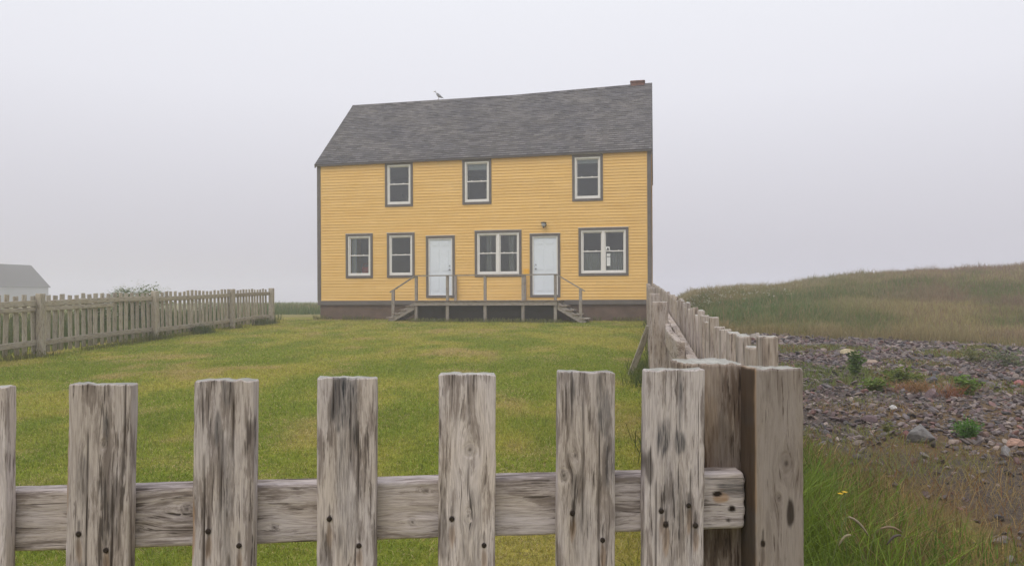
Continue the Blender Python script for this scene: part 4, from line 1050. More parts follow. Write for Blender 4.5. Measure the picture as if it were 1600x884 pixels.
# ------------------------------------------------------------------ left fence
def lfx(y): return -8.07 - 0.0877 * (24.6 - y)
lf = root('picket_fence', 'long weathered picket fence with two rails along the left side of the lawn', 'fence', (lfx(14), 14, ground_at(lfx(14), 14)), 0, 'weathered picket fences')
ldir = Vector((0.0877, 1, 0)).normalized(); lnl = Vector((ldir.y, -ldir.x, 0))       # towards the lawn
lvar = [board_mesh('picket', 0.108 + 0.008 * (k % 3), 0.022, 1.12, M['wood_far'], 240 + k, nx=3, nt=1, zs=np.linspace(0, 1.12, 8), r=0.004, amp=0.001, slant=rng.uniform(-0.1, 0.1)) for k in range(8)]
def ltop(y): return EYE + 0.10 + (0.235) * (y - 14) / 10.6
yk = 10.4; i_ = 0
LP = [10.25, 14.0, 17.8, 21.8, 24.6]
while yk < 24.5:
    if min(abs(yk - q) for q in LP) > 0.0:
        x = lfx(yk) - 0.055; zt = ltop(yk) + rng.uniform(-0.035, 0.018); base = ground_at(x, yk) + 0.06; hh = zt - base
        mw = Matrix.Translation((x, yk, zt)) @ frame_matrix((0, 0, 0), (rng.normal(0, 0.012), rng.normal(0, 0.020), 1), lnl) @ Matrix.Scale(hh / 1.12, 4, (0, 0, 1)) @ Matrix.Translation((0, 0, -1.12))
        link('picket', lvar[i_ % 8], lf, mw); i_ += 1
    yk += rng.uniform(0.185, 0.225)
for k, y in enumerate(LP):
    x = lfx(y) + 0.03; zt = ltop(y) + 0.02; hh = zt - ground_at(x, y) + 0.2
    w = 0.125 if k < 4 else 0.15
    me = board_mesh('post', w, w, hh, M['wood_far'], 260 + k, nx=5, nt=5, zs=np.linspace(0, hh, 16), r=0.012, amp=0.003)
    link('post', me, lf, Matrix.Translation((x, y, zt)) @ Matrix.Rotation(-0.09, 4, 'Z') @ Matrix.Translation((0, 0, -hh)))
for k, (a, c) in enumerate(zip(LP[:-1], LP[1:])):
    for dz, hg in ((-0.18, 0.11), (-0.93, 0.11)):
        f0 = Vector((lfx(a) - 0.020, a, ltop(a) + dz)); f1 = Vector((lfx(c) - 0.020, c, ltop(c) + dz + 0.02))
        me = board_mesh('rail', hg, 0.04, (f1 - f0).length, M['wood_far'], 270 + k, nx=3, nt=1, zs=np.linspace(0, (f1 - f0).length, 24), r=0.005, amp=0.003, bow=(0.012 * (-1) ** k, 0))
        link('rail', me, lf, frame_matrix(f0, f1 - f0, lnl))
f0 = Vector((lfx(12.3) + 0.022, 12.3, ltop(12.3) - 0.285)); f1 = Vector((lfx(16.1) + 0.022, 16.1, ltop(16.1) - 0.26))
f0b = Vector((lfx(14.1) - 0.020, 14.1, ltop(14.1) - 0.275)); f1b = Vector((lfx(16.3) - 0.020, 16.3, ltop(16.3) - 0.27))
for a, c in ((f0, Vector((lfx(13.93) - 0.02, 13.93, ltop(13.93) - 0.28))), (f0b, f1b)):
    a = Vector((a.x - 0.0, a.y, a.z))
    me = board_mesh('splice_rail', 0.085, 0.036, (c - a).length, M['wood_far'], 290, nx=3, nt=1, zs=np.linspace(0, (c - a).length, 16), r=0.005, amp=0.003)
    link('splice_rail', me, lf, frame_matrix(a, c - a, lnl))

# ------------------------------------------------------------------ grass
def blades(name, P, h, w, col, bend, mat, lean=0.35, tipcol=None, parent=None, local=None):
    n = len(P)
    a = rng.uniform(0, 2 * PI, n); b_ = rng.uniform(0, 2 * PI, n)
    dx, dy = np.cos(a) * w / 2, np.sin(a) * w / 2
    lx, ly = np.cos(b_) * bend * h, np.sin(b_) * bend * h
    V = np.zeros((n, 5, 3), np.float32)
    V[:, 0] = P + np.stack([dx, dy, -0.01 + 0 * dx], -1); V[:, 1] = P - np.stack([dx, dy, 0.01 + 0 * dx], -1)
    mid = P + np.stack([lx * 0.35, ly * 0.35, h * 0.58], -1)
    V[:, 2] = mid - np.stack([dx, dy, 0 * dx], -1) * 0.75; V[:, 3] = mid + np.stack([dx, dy, 0 * dx], -1) * 0.75
    V[:, 4] = P + np.stack([lx, ly, h * np.clip(1 - 0.25 * bend, 0.5, 1)], -1)
    i = np.arange(n)[:, None] * 5
    F = np.concatenate([i + np.array([[0, 1, 2, 3]]), i + np.array([[3, 2, 4]])], 1)
    starts = (np.arange(n)[:, None] * 7 + np.array([[0, 4]])).ravel()
    c = np.repeat(col[:, None, :], 5, 1)
    if tipcol is not None: c[:, 4] = tipcol
    me = np_mesh(name, V.reshape(-1, 3), F.ravel(), starts, mat, {'col': c.reshape(-1, 3)})
    return link(name, me, parent, None, local)
def scatter(n, x0, x1, y0, y1):
    return rng.uniform(x0, x1, n), rng.uniform(y0, y1, n)
def in_view(x, y, m=0.10):
    q = x / np.maximum(y, 0.1)
    return (np.abs(q) < 0.70 + m)
def jitter_col(c, a=0.22):
    n = len(c); v = 1 + rng.uniform(-a, a, (n, 1)); hsh = rng.uniform(-0.06, 0.06, (n, 1))
    return np.clip(c * v * np.concatenate([1 + hsh, 1 + hsh * 0, 1 - hsh], 1), 0.004, 0.9)
deck_mask = lambda x, y: (((x + 7.2) * 0.98115 + (y - 27.4) * -0.19327 > 4.1) & ((x + 7.2) * 0.98115 + (y - 27.4) * -0.19327 < 9.2) & ((x + 7.2) * 0.19327 + (y - 27.4) * 0.98115 > -1.2))
Ps, Hs, Ws, Cs, Bs = [], [], [], [], []
for (y0, y1, dens, hh, ww) in ((1.2, 3.2, 900, 0.05, 0.005), (3.2, 5.2, 5600, 0.044, 0.0040), (5.2, 8, 3200, 0.040, 0.0055), (8, 13, 1500, 0.036, 0.008), (13, 19, 800, 0.034, 0.012), (19, 27.2, 480, 0.034, 0.017)):
    A_ = (y1 - y0) * 16.0; n = int(A_ * dens)
    x, y = scatter(n, -10.5, 5.5, y0, y1)
    hyy = (x + 7.2) * 0.19327 + (y - 27.4) * 0.98115
    k = in_view(x, y, 0.55) & (x < fence_x(y) + 0.02) & (x > lfx(y) - 0.4) & (hyy < -0.02) & ~deck_mask(x, y)
    bq = np.exp(-((hyy + 0.45) / 0.45) ** 2) * sstep(0.40, 0.6, fbm(x * 1.1, y * 1.7, 45) + 0.25 * (((x + 7.2) < 3.4)))
    k &= rng.uniform(0, 1, n) > bq * 0.8
    x, y = x[k], y[k]; n = len(x)
    cl = fbm(x * 2.2, y * 2.2, 51, 3)
    H = hh * (0.45 + 1.1 * cl) * rng.uniform(0.6, 1.3, n)
    col = turf_colour(x, y)
    # cut clippings lie about as pale flecks
    clip_ = rng.uniform(0, 1, n) < 0.10 + 0.28 * sstep(0.52, 0.7, fbm(x * 1.5 + 5, y * 1.0, 23, 4))
    col[clip_] = np.array((0.46, 0.37, 0.17)); 
    B = rng.uniform(0.5, 1.7, n); B[clip_] = rng.uniform(1.5, 3.0, clip_.sum()); H[clip_] *= 0.7
    Ps.append(np.stack([x, y, terrain(x, y)], -1)); Hs.append(H); Ws.append(ww * rng.uniform(0.7, 1.3, n)); Cs.append(jitter_col(col, 0.36)); Bs.append(B)
o = blades('lawn_grass', np.concatenate(Ps), np.concatenate(Hs), np.concatenate(Ws), np.concatenate(Cs), np.concatenate(Bs), M['grass'])
tag(o, 'short mown yellow-green lawn in front of the yellow house', 'grass', kind='stuff')

# long unmown grass: fence feet, right-hand foreground, far field
Ps, Hs, Ws, Cs, Bs = [], [], [], [], []
def add_long(x, y, H, W, col, B):
    Ps.append(np.stack([x, y, terrain(x, y)], -1)); Hs.append(H); Ws.append(W); Cs.append(jitter_col(col)); Bs.append(B)
n = 76000
y = 1.9 + 6.6 * rng.uniform(0, 1, n) ** 1.25; wv = np.interp(y, [1, 2.2, 3, 4.4, 5.6, 8.5], [2.3, 1.85, 1.75, 1.45, 1.25, 0.55])
x = fence_x(y) + 0.09 + wv * rng.uniform(0, 1, n) ** 1.15
edge = (x - fence_x(y)) / wv
k = rng.uniform(0, 1, n) > edge ** 0.8 * 0.93
x, y, edge = x[k], y[k], edge[k]; n = len(x)
H = rng.uniform(0.22, 0.56, n) * (1.08 - 0.72 * edge) * (0.7 + 0.6 * fbm(x * 2, y * 2, 61)) * np.interp(y, [1.9, 3.2, 5, 8.5], [1.05, 1.1, 1.1, 0.7])
cg = lerp3((0.070, 0.165, 0.011), (0.175, 0.240, 0.028), sstep(.3, .7, fbm(x * 1.5, y * 1.5, 62)))
drymask = sstep(0.40, 0.75, edge * 0.75 + 0.5 * (fbm(x * 1.2, y * 1.2, 63) - 0.3))
dry = rng.uniform(0, 1, n) < 0.04 + 0.7 * drymask
cg[dry] = np.array((0.27, 0.19, 0.075)) * rng.uniform(0.6, 1.3, (dry.sum(), 1))
H[dry] *= 0.95
add_long(x, y, H, rng.uniform(0.003, 0.0085, n), cg * rng.uniform(0.6, 1.25, (n, 1)), rng.uniform(0.15, 0.8, n))
# sparse brown grass and moss over the lower right stones
n = 210000
x, y = scatter(n, 1.0, 10.0, 2.6, 15.5)
m_ = 0.12 * np.exp(-((x / y - 0.43) / 0.05) ** 2 - ((y - 10.5) / 1.5) ** 2) + 0.10 * np.exp(-((x - fence_x(y) - 0.6) / 0.5) ** 2) + fbm(x * 0.75, y * 0.75, 64, 4) + 0.22 * np.exp(-((y - 4.2) / 1.5) ** 2) + 0.10 * np.exp(-((y - 9.8) / 1.1) ** 2)
k = (m_ > 0.535) & (rng.uniform(0, 1, n) < np.interp(y, [3, 6, 15], [.55, .45, .3])) & in_view(x, y, 0.15) & (x > fence_x(y) + 0.2)
x, y, mm = x[k], y[k], m_[k]; n = len(x)
cg = lerp3((0.29, 0.205, 0.085), (0.19, 0.20, 0.045), sstep(0.42, 0.62, fbm(x * 0.9 + 3, y * 0.9, 65)))
olive = (0.12 * np.exp(-((x / y - 0.43) / 0.05) ** 2 - ((y - 10.5) / 1.5) ** 2) > 0.03) | ((y > 8) & (rng.uniform(0, 1, n) < 0.45)); cg[olive] = np.array((0.15, 0.19, 0.04))
red = (rng.uniform(0, 1, n) < 0.16) & ~olive; cg[red] = np.array((0.23, 0.10, 0.035))
add_long(x, y, rng.uniform(0.03, 0.15, n) * (0.6 + 2 * (mm - 0.535)), np.interp(y, [3, 8, 15], [0.0032, 0.006, 0.011]) * rng.uniform(0.7, 1.3, n), cg, rng.uniform(0.4, 2.0, n))
# green tufts between the fence pickets and along fence feet
def strip(n, xf, y0, y1, wd, h0, h1, c0, c1, ww, thr=0.0, sd_=66):
    y = rng.uniform(y0, y1, n); x = xf(y) + rng.normal(0, wd, n)
    k = fbm(y * 1.1, x * 0.8, sd_) > thr
    x, y = x[k], y[k]; n = len(x)
    add_long(x, y, rng.uniform(h0, h1, n) * (0.4 + 1.2 * fbm(y * 0.9, x, sd_ + 1)), ww * rng.uniform(0.7, 1.3, n), lerp3(c0, c1, rng.uniform(0, 1, n)), rng.uniform(0.2, 0.9, n))
strip(3500, lambda y: fence_x(y) - 0.02, 1.6, 24.5, 0.10, 0.08, 0.26, (0.06, 0.10, 0.015), (0.15, 0.15, 0.04), 0.010)
strip(700, lambda y: fence_x(y) - 0.22, 9.6, 12.5, 0.14, 0.08, 0.24, (0.06, 0.10, 0.018), (0.14, 0.15, 0.035), 0.010)
strip(2600, lambda y: lfx(y) + 0.05, 10.5, 25, 0.12, 0.05, 0.17, (0.11, 0.13, 0.03), (0.20, 0.17, 0.06), 0.012, 0.50)
strip(330, lambda y: lfx(y) + 0.12, 19.5, 20.3, 0.10, 0.14, 0.34, (0.07, 0.11, 0.03), (0.13, 0.15, 0.05), 0.014)
strip(240, lambda y: lfx(y) + 0.06, 17.3, 18.2, 0.12, 0.10, 0.28, (0.09, 0.12, 0.03), (0.16, 0.15, 0.05), 0.013)
strip(420, lambda y: lfx(y) + 0.06, 23.3, 24.8, 0.11, 0.14, 0.38, (0.075, 0.115, 0.03), (0.14, 0.15, 0.05), 0.014)
n = 2600; sft = rng.uniform(-0.2, HW + 0.2, n); tft = rng.normal(-0.06, 0.10, n); k = (tft < 0.03) & (fbm(sft * 1.4, sft * 0, 91) > 0.42) & ~((sft > 4.0) & (sft < 9.3)); sft, tft = sft[k], tft[k]; n = len(sft)
add_long(-7.2 + 0.98115 * sft + 0.19327 * tft, 27.4 - 0.19327 * sft + 0.98115 * tft, rng.uniform(0.06, 0.24, n), rng.uniform(0.010, 0.02, n), lerp3((0.12, 0.15, 0.03), (0.24, 0.19, 0.08), rng.uniform(0, 1, n)), rng.uniform(0.3, 1.0, n))
n = 1500; sft = rng.uniform(4.0, 9.3, n); tft = rng.normal(-1.36, 0.08, n)
add_long(-7.2 + 0.98115 * sft + 0.19327 * tft, 27.4 - 0.19327 * sft + 0.98115 * tft, rng.uniform(0.05, 0.2, n), rng.uniform(0.010, 0.02, n), lerp3((0.12, 0.16, 0.03), (0.24, 0.22, 0.08), rng.uniform(0, 1, n)), rng.uniform(0.3, 1.0, n))
# rank growth behind the left fence
n = 16000; x, y = scatter(n, -16, -8.2, 11, 27); k = (x < lfx(y) - 0.5); x, y = x[k], y[k]; n = len(x)
add_long(x, y, rng.uniform(0.15, 0.75, n) * (0.25 + 1.15 * fbm(x * 0.5, y * 0.5, 71)), rng.uniform(0.012, 0.03, n), lerp3((0.05, 0.095, 0.02), (0.15, 0.15, 0.055), fbm(x * 0.6, y * 0.6, 72)), rng.uniform(0.1, 0.6, n))
# far field left of the house
n = 30000; x, y = scatter(n, -26, -7, 35, 62); k = (x / y > -0.42) & (x / y < -0.22) ; x, y = x[k], y[k]; n = len(x)
add_long(x, y, rng.uniform(0.2, 0.6, n) * (0.5 + fbm(x * 0.4, y * 0.4, 73)), rng.uniform(0.02, 0.05, n), lerp3((0.12, 0.17, 0.06), (0.24, 0.22, 0.10), sstep(0.4, 0.7, 0.015 * (y - 29) + 0.6 * fbm(x * 0.2, y * 0.2, 74))), rng.uniform(0.1, 0.5, n))
o = blades('long_grass', np.concatenate(Ps), np.concatenate(Hs), np.concatenate(Ws), np.concatenate(Cs), np.concatenate(Bs), M['grass'])
tag(o, 'long unmown grass along the fence feet and beside the stones', 'grass', kind='stuff')

# hillside grass
Ps, Hs, Ws, Cs, Bs = [], [], [], [], []
for (y0, y1, n, ww) in ((13.0, 18.2, 60000, 0.012), (18.2, 25, 105000, 0.014), (25, 34, 95000, 0.019), (34, 46, 80000, 0.026)):
    x, y = scatter(n, 3.5, 36, y0, y1)
    k = (x / y < 0.82) & (x > fence_x(y) + 0.25) & (y > gravel_edge(x, y) - 0.3 + 0.7 * rng.normal(0, 0.5, n))
    x, y = x[k], y[k]; n = len(x)
    H = rng.uniform(0.14, 0.46, n) * (0.15 + 1.7 * fbm(x * 0.8, y * 0.8, 81) ** 1.3) * (0.35 + 0.65 * sstep(-0.5, 2.5, y - gravel_edge(x, y)))
    c = hill_colour(x, y) * 1.5
    seedy = rng.uniform(0, 1, n) < 0.16 + 0.25 * np.clip((y - 25) / 18, 0, 1)
    c[seedy] = lerp3((0.30, 0.235, 0.12), (0.26, 0.17, 0.115), sstep(0.42, 0.60, x[seedy] / y[seedy])); H[seedy] *= 1.2
    Ps.append(np.stack([x, y, terrain(x, y)], -1)); Hs.append(H); Ws.append(ww * rng.uniform(0.6, 1.3, n)); Cs.append(jitter_col(c)); Bs.append(rng.uniform(0.1, 0.7, n))
n = 9000; x = rng.uniform(4, 15, n); y = gravel_edge(x, x * 0 + 17) + rng.normal(0.5, 0.5, n)
k = (fbm(x * 1.3, y * 0.6, 88) > 0.5) & (x > fence_x(y) + 0.3) & (x / y < 0.85); x, y = x[k], y[k]; n = len(x)
Ps.append(np.stack([x, y, terrain(x, y)], -1)); Hs.append(rng.uniform(0.15, 0.5, n)); Ws.append(0.010 * rng.uniform(0.6, 1.3, n)); Cs.append(jitter_col(np.tile([(0.30, 0.24, 0.115)], (n, 1)))); Bs.append(rng.uniform(0.2, 0.8, n))
o = blades('hill_grass', np.concatenate(Ps), np.concatenate(Hs), np.concatenate(Ws), np.concatenate(Cs), np.concatenate(Bs), M['grass'])
tag(o, 'tall olive and tan grass covering the hillside on the right', 'grass', kind='stuff')
# white wildflowers on the lower hill
n = 230; y = rng.uniform(25, 33, n); x = y * rng.uniform(0.225, 0.40, n) ** 1.0; k = (x > fence_x(y) + 0.5) & (rng.uniform(0, 1, n) < np.interp(x / y, [0.22, 0.27, 0.36, 0.40], [1, 1, 0.45, 0.1])); x, y = x[k], y[k]
mb = MB(); 
for a, c in zip(x, y):
    z = ground_at(a, c) + rng.uniform(0.28, 0.48)
    for q in range(rng.integers(1, 4)):
        p = Vector((a + rng.normal(0, 0.05), c + rng.normal(0, 0.05), z + rng.normal(0, 0.03))); r_ = rng.uniform(0.015, 0.030)
        mb.tube([p, p + Vector((0, 0, r_ * 0.6)), p + Vector((0, 0, r_ * 0.7))], [r_ * 0.5, r_, r_ * 0.3], 6)
o = link('wild_flowers', mb.mesh('wild_flowers', M['petal'], {'col': np.tile([(0.72, 0.68, 0.58)], (len(mb.v), 1))}))
tag(o, 'white wild flowers dotted over the lower hillside beside the fence', 'flowers', kind='stuff')

# ------------------------------------------------------------------ stones
def ico():
    bm = bmesh.new(); bmesh.ops.create_icosphere(bm, subdivisions=2, radius=1.0)
    v = np.array([q.co[:] for q in bm.verts]); f = np.array([[q.index for q in p.verts] for p in bm.faces]); bm.free()
    return v, f
IV, IF = ico()
def rock_shape(seed, flat=0.5, cuts=10):
    r_ = np.random.default_rng(seed); v = IV.copy()
    for k in range(cuts):
        n_ = r_.normal(0, 1, 3); n_ /= np.linalg.norm(n_); d = r_.uniform(0.45, 0.8)
        e_ = v @ n_ - d; v = v - np.where(e_ > 0, e_, 0)[:, None] * n_
    v *= np.array([1, r_.uniform(0.6, 0.9), flat * r_.uniform(0.7, 1.2)])
    v += r_.normal(0, 0.012, v.shape)
    return v
shapes = np.array([rock_shape(900 + k) for k in range(24)])
PAL = np.array([(0.150, 0.128, 0.125), (0.185, 0.160, 0.155), (0.125, 0.092, 0.095), (0.165, 0.105, 0.100), (0.23, 0.195, 0.175), (0.105, 0.10, 0.105), (0.21, 0.17, 0.145), (0.14, 0.125, 0.13), (0.30, 0.265, 0.235), (0.185, 0.105, 0.09)])
PW = np.array([5, 4, 4, 2.4, 2.6, 4, 2, 4, 0.9, 1.0]); PW = PW / PW.sum()
def rocks_mesh(name, x, y, size, sink=0.25):
    n = len(x); sh = shapes[rng.integers(0, len(shapes), n)]
    a = rng.uniform(0, 2 * PI, n); ca, sa = np.cos(a), np.sin(a)
    tx, ty = rng.normal(0, 0.28, n), rng.normal(0, 0.28, n)
    V = sh * size[:, None, None]
    V = np.stack([V[..., 0] * ca[:, None] - V[..., 1] * sa[:, None], V[..., 0] * sa[:, None] + V[..., 1] * ca[:, None], V[..., 2]], -1)
    V[..., 2] += V[..., 0] * tx[:, None] + V[..., 1] * ty[:, None]
    V[..., 0] += x[:, None]; V[..., 1] += y[:, None]; V[..., 2] += (terrain(x, y) + size * (0.45 - rng.uniform(-0.12, 0.5, n)))[:, None]
    F = (IF[None] + (np.arange(n) * len(IV))[:, None, None]).reshape(-1, 3)
    col = np.array((1.05, 0.985, 0.955)) * PAL[rng.choice(len(PAL), n, p=PW)] * 0.88 * rng.uniform(0.55, 1.45, (n, 1))
    return np_mesh(name, V.reshape(-1, 3), F.ravel(), np.arange(len(F)) * 3, M['stone'], {'col': np.repeat(col, len(IV), 0)})
X, Y, S = [], [], []
for (y0, y1, dens, s0, s1) in ((2.8, 5.2, 380, 0.008, 0.045), (5.2, 9, 460, 0.012, 0.060), (9, 13, 300, 0.017, 0.078), (13, 19.2, 170, 0.026, 0.10)):
    n = int((y1 - y0) * 14 * dens); x, y = scatter(n, 0.8, 14.8, y0, y1)
    k = in_view(x, y, 0.34) & (rng.uniform(0, 1, n) < gravel_mask(x, y)) & (rng.uniform(0, 1, n) > sstep(0.57, 0.69, fbm(x * 0.75, y * 0.75, 64, 4) + 0.22 * np.exp(-((y - 4.2) / 1.5) ** 2) + 0.10 * np.exp(-((y - 9.8) / 1.1) ** 2)) * 0.75)
    X.append(x[k]); Y.append(y[k]); S.append(0.82 * (s0 + 1.15 * (s1 - s0) * rng.uniform(0, 1, k.sum()) ** 3.2))
X, Y, S = map(np.concatenate, (X, Y, S))
o = link('gravel', rocks_mesh('gravel', X, Y, S)); tag(o, 'purplish grey broken stones covering the ground right of the fence', 'stones', kind='stuff')

def px_ground(px, py):
    a = (px - 800) / 1150; b_ = (py - 465) / 1150 + 0.0044 * a
    y = 6.0
    for _ in range(60): y = (EYE - ground_at(a * y, y)) / b_ * 0.5 + y * 0.5
    return a * y, y
BIG = [  # px, base py, width px, colour, label, flatness
 (1446, 694, 46, (0.165, 0.155, 0.150), 'big blunt grey boulder standing proud of the stones, left of the bright green bush', 0.85),
 (1421, 690, 22, (0.145, 0.062, 0.055), 'dark red stone tucked against the left side of the big grey boulder', 0.9),
 (1331, 557, 26, (0.44, 0.37, 0.24), 'pale sandy stone just behind the dark green upright weed', 0.7),
 (1366, 569, 24, (0.32, 0.24, 0.19), 'flat tan stone lying to the right of the dark green upright weed', 0.45),
 (1460, 622, 24, (0.19, 0.135, 0.14), 'purple-grey angular stone in front of the dry grass tuft', 0.8),
 (1457, 600, 19, (0.115, 0.11, 0.125), 'dark blue-grey stone at the right end of the dry grass tuft', 0.8),
 (1596, 605, 22, (0.33, 0.13, 0.125), 'pinkish red stone at the right edge of the picture', 0.7),
 (1590, 700, 30, (0.33, 0.20, 0.15), 'pinkish tan block near the right edge, low beside the bright green bush', 0.7),
 (1578, 716, 34, (0.22, 0.205, 0.20), 'light grey angular rock just below the pinkish tan block', 0.7),
 (1541, 684, 18, (0.24, 0.165, 0.14), 'small rounded brownish stone right of the bright green bush', 0.8),
 (1397, 641, 12, (0.52, 0.50, 0.49), 'small chalk-white stone among the grey gravel above the boulder', 0.9),
 (1365, 664, 34, (0.125, 0.085, 0.088), 'broad dark maroon stone left of the big grey boulder', 0.6),
 (1182, 531, 26, (0.36, 0.32, 0.28), 'pale flat stone at the foot of the hill next to the side fence', 0.6),
]
for k, (px, py, wpx, c, lab, fl) in enumerate(BIG):
    x, y = px_ground(px, py); s_ = wpx / 1150 * y / 2 * 1.18
    v = rock_shape(40 + k, fl, 11) * s_
    o = link('stone', np_mesh('stone', v, IF.ravel(), np.arange(len(IF)) * 3, M['stone'], {'col': np.tile([c], (len(v), 1))}), None, Matrix.Translation((x, y + s_ * 0.5, ground_at(x, y) + s_ * fl * 0.45)) @ Matrix.Rotation(k * 1.3, 4, 'Z'))
    tag(o, lab, 'stone', 'larger stones among the gravel')

# ------------------------------------------------------------------ plants
def leaf_plant(name, label, cat, x, y, h, rad, n_leaf, size, c0, c1, n_stem=7, group=None, upright=0.5, flower=None, narrow=0.4):
    rt = root(name, label, cat, (x, y, ground_at(x, y)), 0, group)
    mb = MB(); tips = []
    for k in range(n_stem):
        a = rng.uniform(0, 2 * PI); q = rad * rng.uniform(0.15, 0.95) ** (0.5 + upright)
        hh = h * rng.uniform(0.74, 1.0) * (1 - 0.35 * (q / rad) ** 2)
        p = [Vector((math.cos(a) * q * t_ ** 1.3, math.sin(a) * q * t_ ** 1.3, hh * t_ - 0.02)) for t_ in (0.0, 0.35, 0.7, 1.0)]
        mb.tube(p, [0.010 * h + 0.002, 0.008 * h + 0.0015, 0.006 * h + 0.001, 0.001], 5); tips.append(p)
    link('stem', mb.mesh('stem', M['leaf'], {'col': np.tile([np.array(c0) * 0.9], (len(mb.v), 1))}), rt, local=Matrix())
    V = []; Cc = []
    for k in range(n_leaf):
        p = tips[rng.integers(0, n_stem)]; t_ = rng.uniform(0.12, 1.02); i = min(2, int(t_ * 3)); f_ = t_ * 3 - i
        c = p[i].lerp(p[i + 1], min(1, f_)) + Vector(rng.normal(0, rad * 0.10, 3))
        if c.z < 0.005: c.z = 0.005
        d = Vector((rng.normal(), rng.normal(), rng.uniform(-0.35, 0.8))).normalized(); sd2 = d.cross(Vector(rng.normal(0, 1, 3))).normalized()
        l_ = size * rng.uniform(0.6, 1.3); w_ = l_ * narrow
        up = d.cross(sd2) * l_ * 0.12
        V += [c, c + d * l_ * 0.5 + sd2 * w_ * 0.5 + up, c + d * l_, c + d * l_ * 0.5 - sd2 * w_ * 0.5 + up]
        cc = np.array(c0) + (np.array(c1) - np.array(c0)) * rng.uniform(0, 1); Cc += [cc * rng.uniform(0.8, 1.2)] * 4
    F = np.arange(len(V)).reshape(-1, 4)
    link('foliage', np_mesh('foliage', np.array([v[:] for v in V]), F.ravel(), np.arange(len(F)) * 4, M['leaf'], {'col': np.array(Cc)}), rt, local=Matrix())
    if flower:
        mb = MB()
        for k in range(flower):
            p = tips[rng.integers(0, n_stem)]; c = p[3] + Vector((rng.normal(0, rad * 0.22), rng.normal(0, rad * 0.22), rng.normal(0.0, h * 0.05)))
            for q in range(5):
                d = c + Vector(rng.normal(0, 0.035, 3)); r_ = rng.uniform(0.014, 0.028)
                mb.tube([d, d + Vector((0, 0, r_ * 0.5)), d + Vector((0, 0, r_ * 0.6))], [r_ * 0.4, r_, r_ * 0.3], 6)
        link('blossom', mb.mesh('blossom', M['petal'], {'col': np.tile([(0.72, 0.72, 0.62)], (len(mb.v), 1))}), rt, local=Matrix())
    return rt
def at(px, py): return px_ground(px, py)
gdk, gmd, gbr = (0.065, 0.125, 0.020), (0.115, 0.18, 0.028), (0.14, 0.23, 0.025)
x, y = at(1336, 588); leaf_plant('weed', 'dark green upright leafy weed, tallest among the stones', 'plant', x, y, 0.42, 0.14, 420, 0.07, gdk, gmd, 9, None, 0.9)
x, y = at(1366, 612); leaf_plant('weed', 'low bright yellow-green weed spreading just right of the tall dark weed', 'plant', x, y, 0.20, 0.22, 380, 0.06, (0.10, 0.16, 0.02), (0.17, 0.22, 0.03), 12, None, 0.3)
x, y = at(1440, 606); leaf_plant('weed', 'broad yellow-green weed mound behind the dry russet grass', 'plant', x, y + 0.4, 0.24, 0.30, 420, 0.07, (0.10, 0.15, 0.02), (0.18, 0.20, 0.03), 14, None, 0.3)
x, y = at(1507, 617); leaf_plant('weed', 'mid green leafy weed right of the dark blue-grey stone', 'plant', x, y, 0.27, 0.17, 340, 0.065, gmd, gbr, 9, None, 0.7)
x, y = at(1510, 684); leaf_plant('weed', 'rounded bright green feathery bush among the stones', 'plant', x, y, 0.19, 0.15, 900, 0.032, (0.065, 0.165, 0.018), (0.11, 0.23, 0.03), 16, None, 0.3, None, 0.3)
x, y = at(1580, 572); leaf_plant('weed', 'grey-green sparse weed near the right edge at the back of the stones', 'plant', x, y, 0.32, 0.45, 300, 0.07, (0.11, 0.14, 0.06), (0.17, 0.18, 0.08), 14, None, 0.3)
x, y = at(1520, 566); leaf_plant('weed', 'pale yellow-green sparse weed in the middle of the back stones', 'plant', x, y, 0.30, 0.45, 260, 0.07, (0.13, 0.15, 0.04), (0.19, 0.18, 0.06), 14, None, 0.3)
x, y = at(1440, 690); leaf_plant('weed', 'small yellow-green grassy weed behind the big grey boulder', 'plant', x - 0.10, y + 0.35, 0.14, 0.10, 120, 0.06, (0.12, 0.15, 0.03), (0.19, 0.17, 0.04), 7, None, 0.6, None, 0.15)
def dry_tuft(label, px, py, n, h, rad, c):
    x, y = at(px, py); r_ = root('dry_grass_tuft', label, 'grass tuft', (x, y, ground_at(x, y)), 0)
    P = np.stack([rng.normal(0, rad, n), rng.normal(0, rad * 0.5, n), np.zeros(n)], -1)
    o = blades('straw', P, rng.uniform(0.5, 1, n) * h, np.full(n, 0.006), jitter_col(np.tile([c], (n, 1)), 0.3), rng.uniform(0.4, 2.2, n), M['grass'], parent=r_, local=Matrix())
dry_tuft('russet dry grass tuft in front of the yellow-green weed mound', 1425, 612, 260, 0.22, 0.18, (0.30, 0.16, 0.065))
dry_tuft('thin reddish dry stalks left of the mid green weed', 1490, 622, 90, 0.30, 0.06, (0.25, 0.10, 0.045))
# flowering shrubs behind the left fence
leaf_plant('flowering_shrub', 'taller white-flowered shrub showing above the left fence', 'shrub', -10.95, 21.6, 1.34, 0.95, 11000, 0.075, (0.10, 0.155, 0.05), (0.19, 0.22, 0.08), 60, None, 0.25, 260)
leaf_plant('flowering_shrub', 'lower white-flowered shrub just above the left fence pickets', 'shrub', -10.80, 18.9, 1.06, 0.5, 3200, 0.07, (0.10, 0.15, 0.05), (0.16, 0.18, 0.07), 20, None, 0.3, 50)
leaf_plant('flowering_shrub', 'small white-flowered shrub seen through the pickets near the end of the left fence', 'shrub', -9.75, 22.8, 0.95, 0.5, 800, 0.07, (0.075, 0.115, 0.04), (0.15, 0.17, 0.07), 14, None, 0.5, 22)
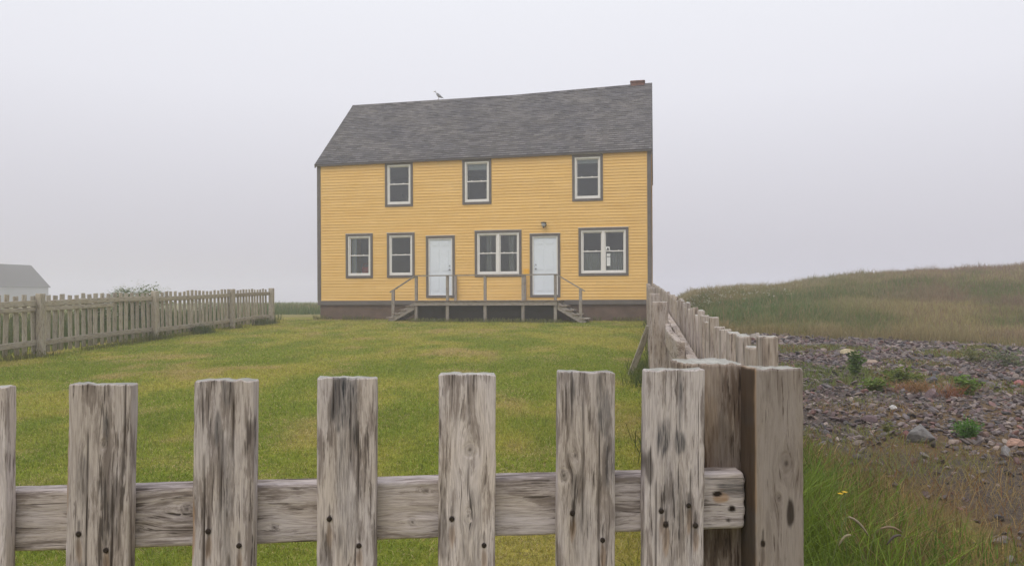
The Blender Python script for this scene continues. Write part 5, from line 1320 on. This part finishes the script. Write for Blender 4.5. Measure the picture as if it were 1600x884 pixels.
# seed-headed grass stalks and buttercups beside the corner post
def stalk(label, px, py, y, length, dirx, droop, col):
    """ear centre at the given pixel's direction, y metres off"""
    x = (px - 800) / 1150 * y; z = EYE - (py - 465) / 1150 * y
    g0 = ground_at(x - dirx * 0.12, y); r_ = root('grass_stalk', label, 'grass stalk', (x - dirx * 0.14, y, g0))
    h = z - g0
    top = Vector((0.14 * dirx, 0, h)); d = Vector((dirx * 0.8, 0.1, -droop)).normalized()
    a = top - d * length / 2; b_ = top + d * length / 2
    mb = MB(); mb.tube([(0, 0, -0.03), (0.02 * dirx, 0, h * 0.6), a + Vector((-0.015 * dirx, 0, 0.004 - 0.01)), a], [0.0018, 0.0016, 0.0012, 0.001], 6)
    link('stem', mb.mesh('stem', M['leaf'], {'col': np.tile([(0.17, 0.20, 0.07)], (len(mb.v), 1))}), r_, local=Matrix())
    mb = MB(); n = 12
    pts = [a.lerp(b_, t_) + Vector((0, 0, 0.012 * math.sin(PI * t_))) for t_ in np.linspace(0, 1, n)]
    mb.tube(pts, [0.0042 * max(0.25, math.sin(PI * min(1, 0.12 + t_ * 0.86)) ** 0.4) * (1 + 0.12 * (k % 2)) for k, t_ in enumerate(np.linspace(0, 1, n))], 8)
    link('seed_head', mb.mesh('seed_head', M['leaf'], {'col': np.tile([col], (len(mb.v), 1)) * rng.uniform(0.85, 1.15, (len(mb.v), 1))}), r_, local=Matrix())
stalk('arched pale seed-headed grass stalk, tallest beside the corner post', 1340, 824, 2.55, 0.10, 1, 0.75, (0.36, 0.29, 0.21))
stalk('nearly level brown seed-headed grass stalk right of the arched pale one', 1391, 831, 2.60, 0.085, 1, 0.16, (0.25, 0.18, 0.11))
stalk('dark drooping seed-headed grass stalk below the nearly level brown one', 1395, 846, 2.55, 0.058, -1, 0.6, (0.11, 0.085, 0.075))
stalk('small pale seed-headed grass stalk left of the arched one', 1318, 846, 2.5, 0.055, -1, 0.75, (0.34, 0.29, 0.18))
def buttercup(label, px, py, y):
    x = (px - 800) / 1150 * y; z = EYE - (py - 465) / 1150 * y; g0 = ground_at(x, y)
    r_ = root('buttercup', label, 'flower', (x, y, g0)); h = z - g0
    mb = MB(); mb.tube([(0.01, 0, -0.02), (0.006, 0, h * 0.5), (0, 0, h)], [0.0014, 0.0012, 0.001], 6)
    link('stem', mb.mesh('stem', M['leaf'], {'col': np.tile([(0.10, 0.15, 0.04)], (len(mb.v), 1))}), r_, local=Matrix())
    mb = MB()
    for k in range(5):
        a = k * 2 * PI / 5
        u_ = Vector((math.cos(a), math.sin(a), 0.25)) * 0.012; v_ = Vector((-math.sin(a), math.cos(a), 0)) * 0.006
        c = Vector((0, 0, h)); mb.quad(c, c + u_ * 0.6 - v_, c + u_, c + u_ * 0.6 + v_)
        mb.quad(c - Vector((0, 0, .0006)), c + u_ * 0.6 + v_ - Vector((0, 0, .0006)), c + u_ - Vector((0, 0, .0006)), c + u_ * 0.6 - v_ - Vector((0, 0, .0006)))
    link('petals', mb.mesh('petals', M['petal'], {'col': np.tile([(0.78, 0.50, 0.03)], (len(mb.v), 1))}), r_, local=Matrix())
buttercup('yellow buttercup, slightly lower and left of its twin in the long grass', 1312, 773.5, 2.9)
buttercup('yellow buttercup, upper right one of the pair in the long grass', 1318.5, 771, 2.9)
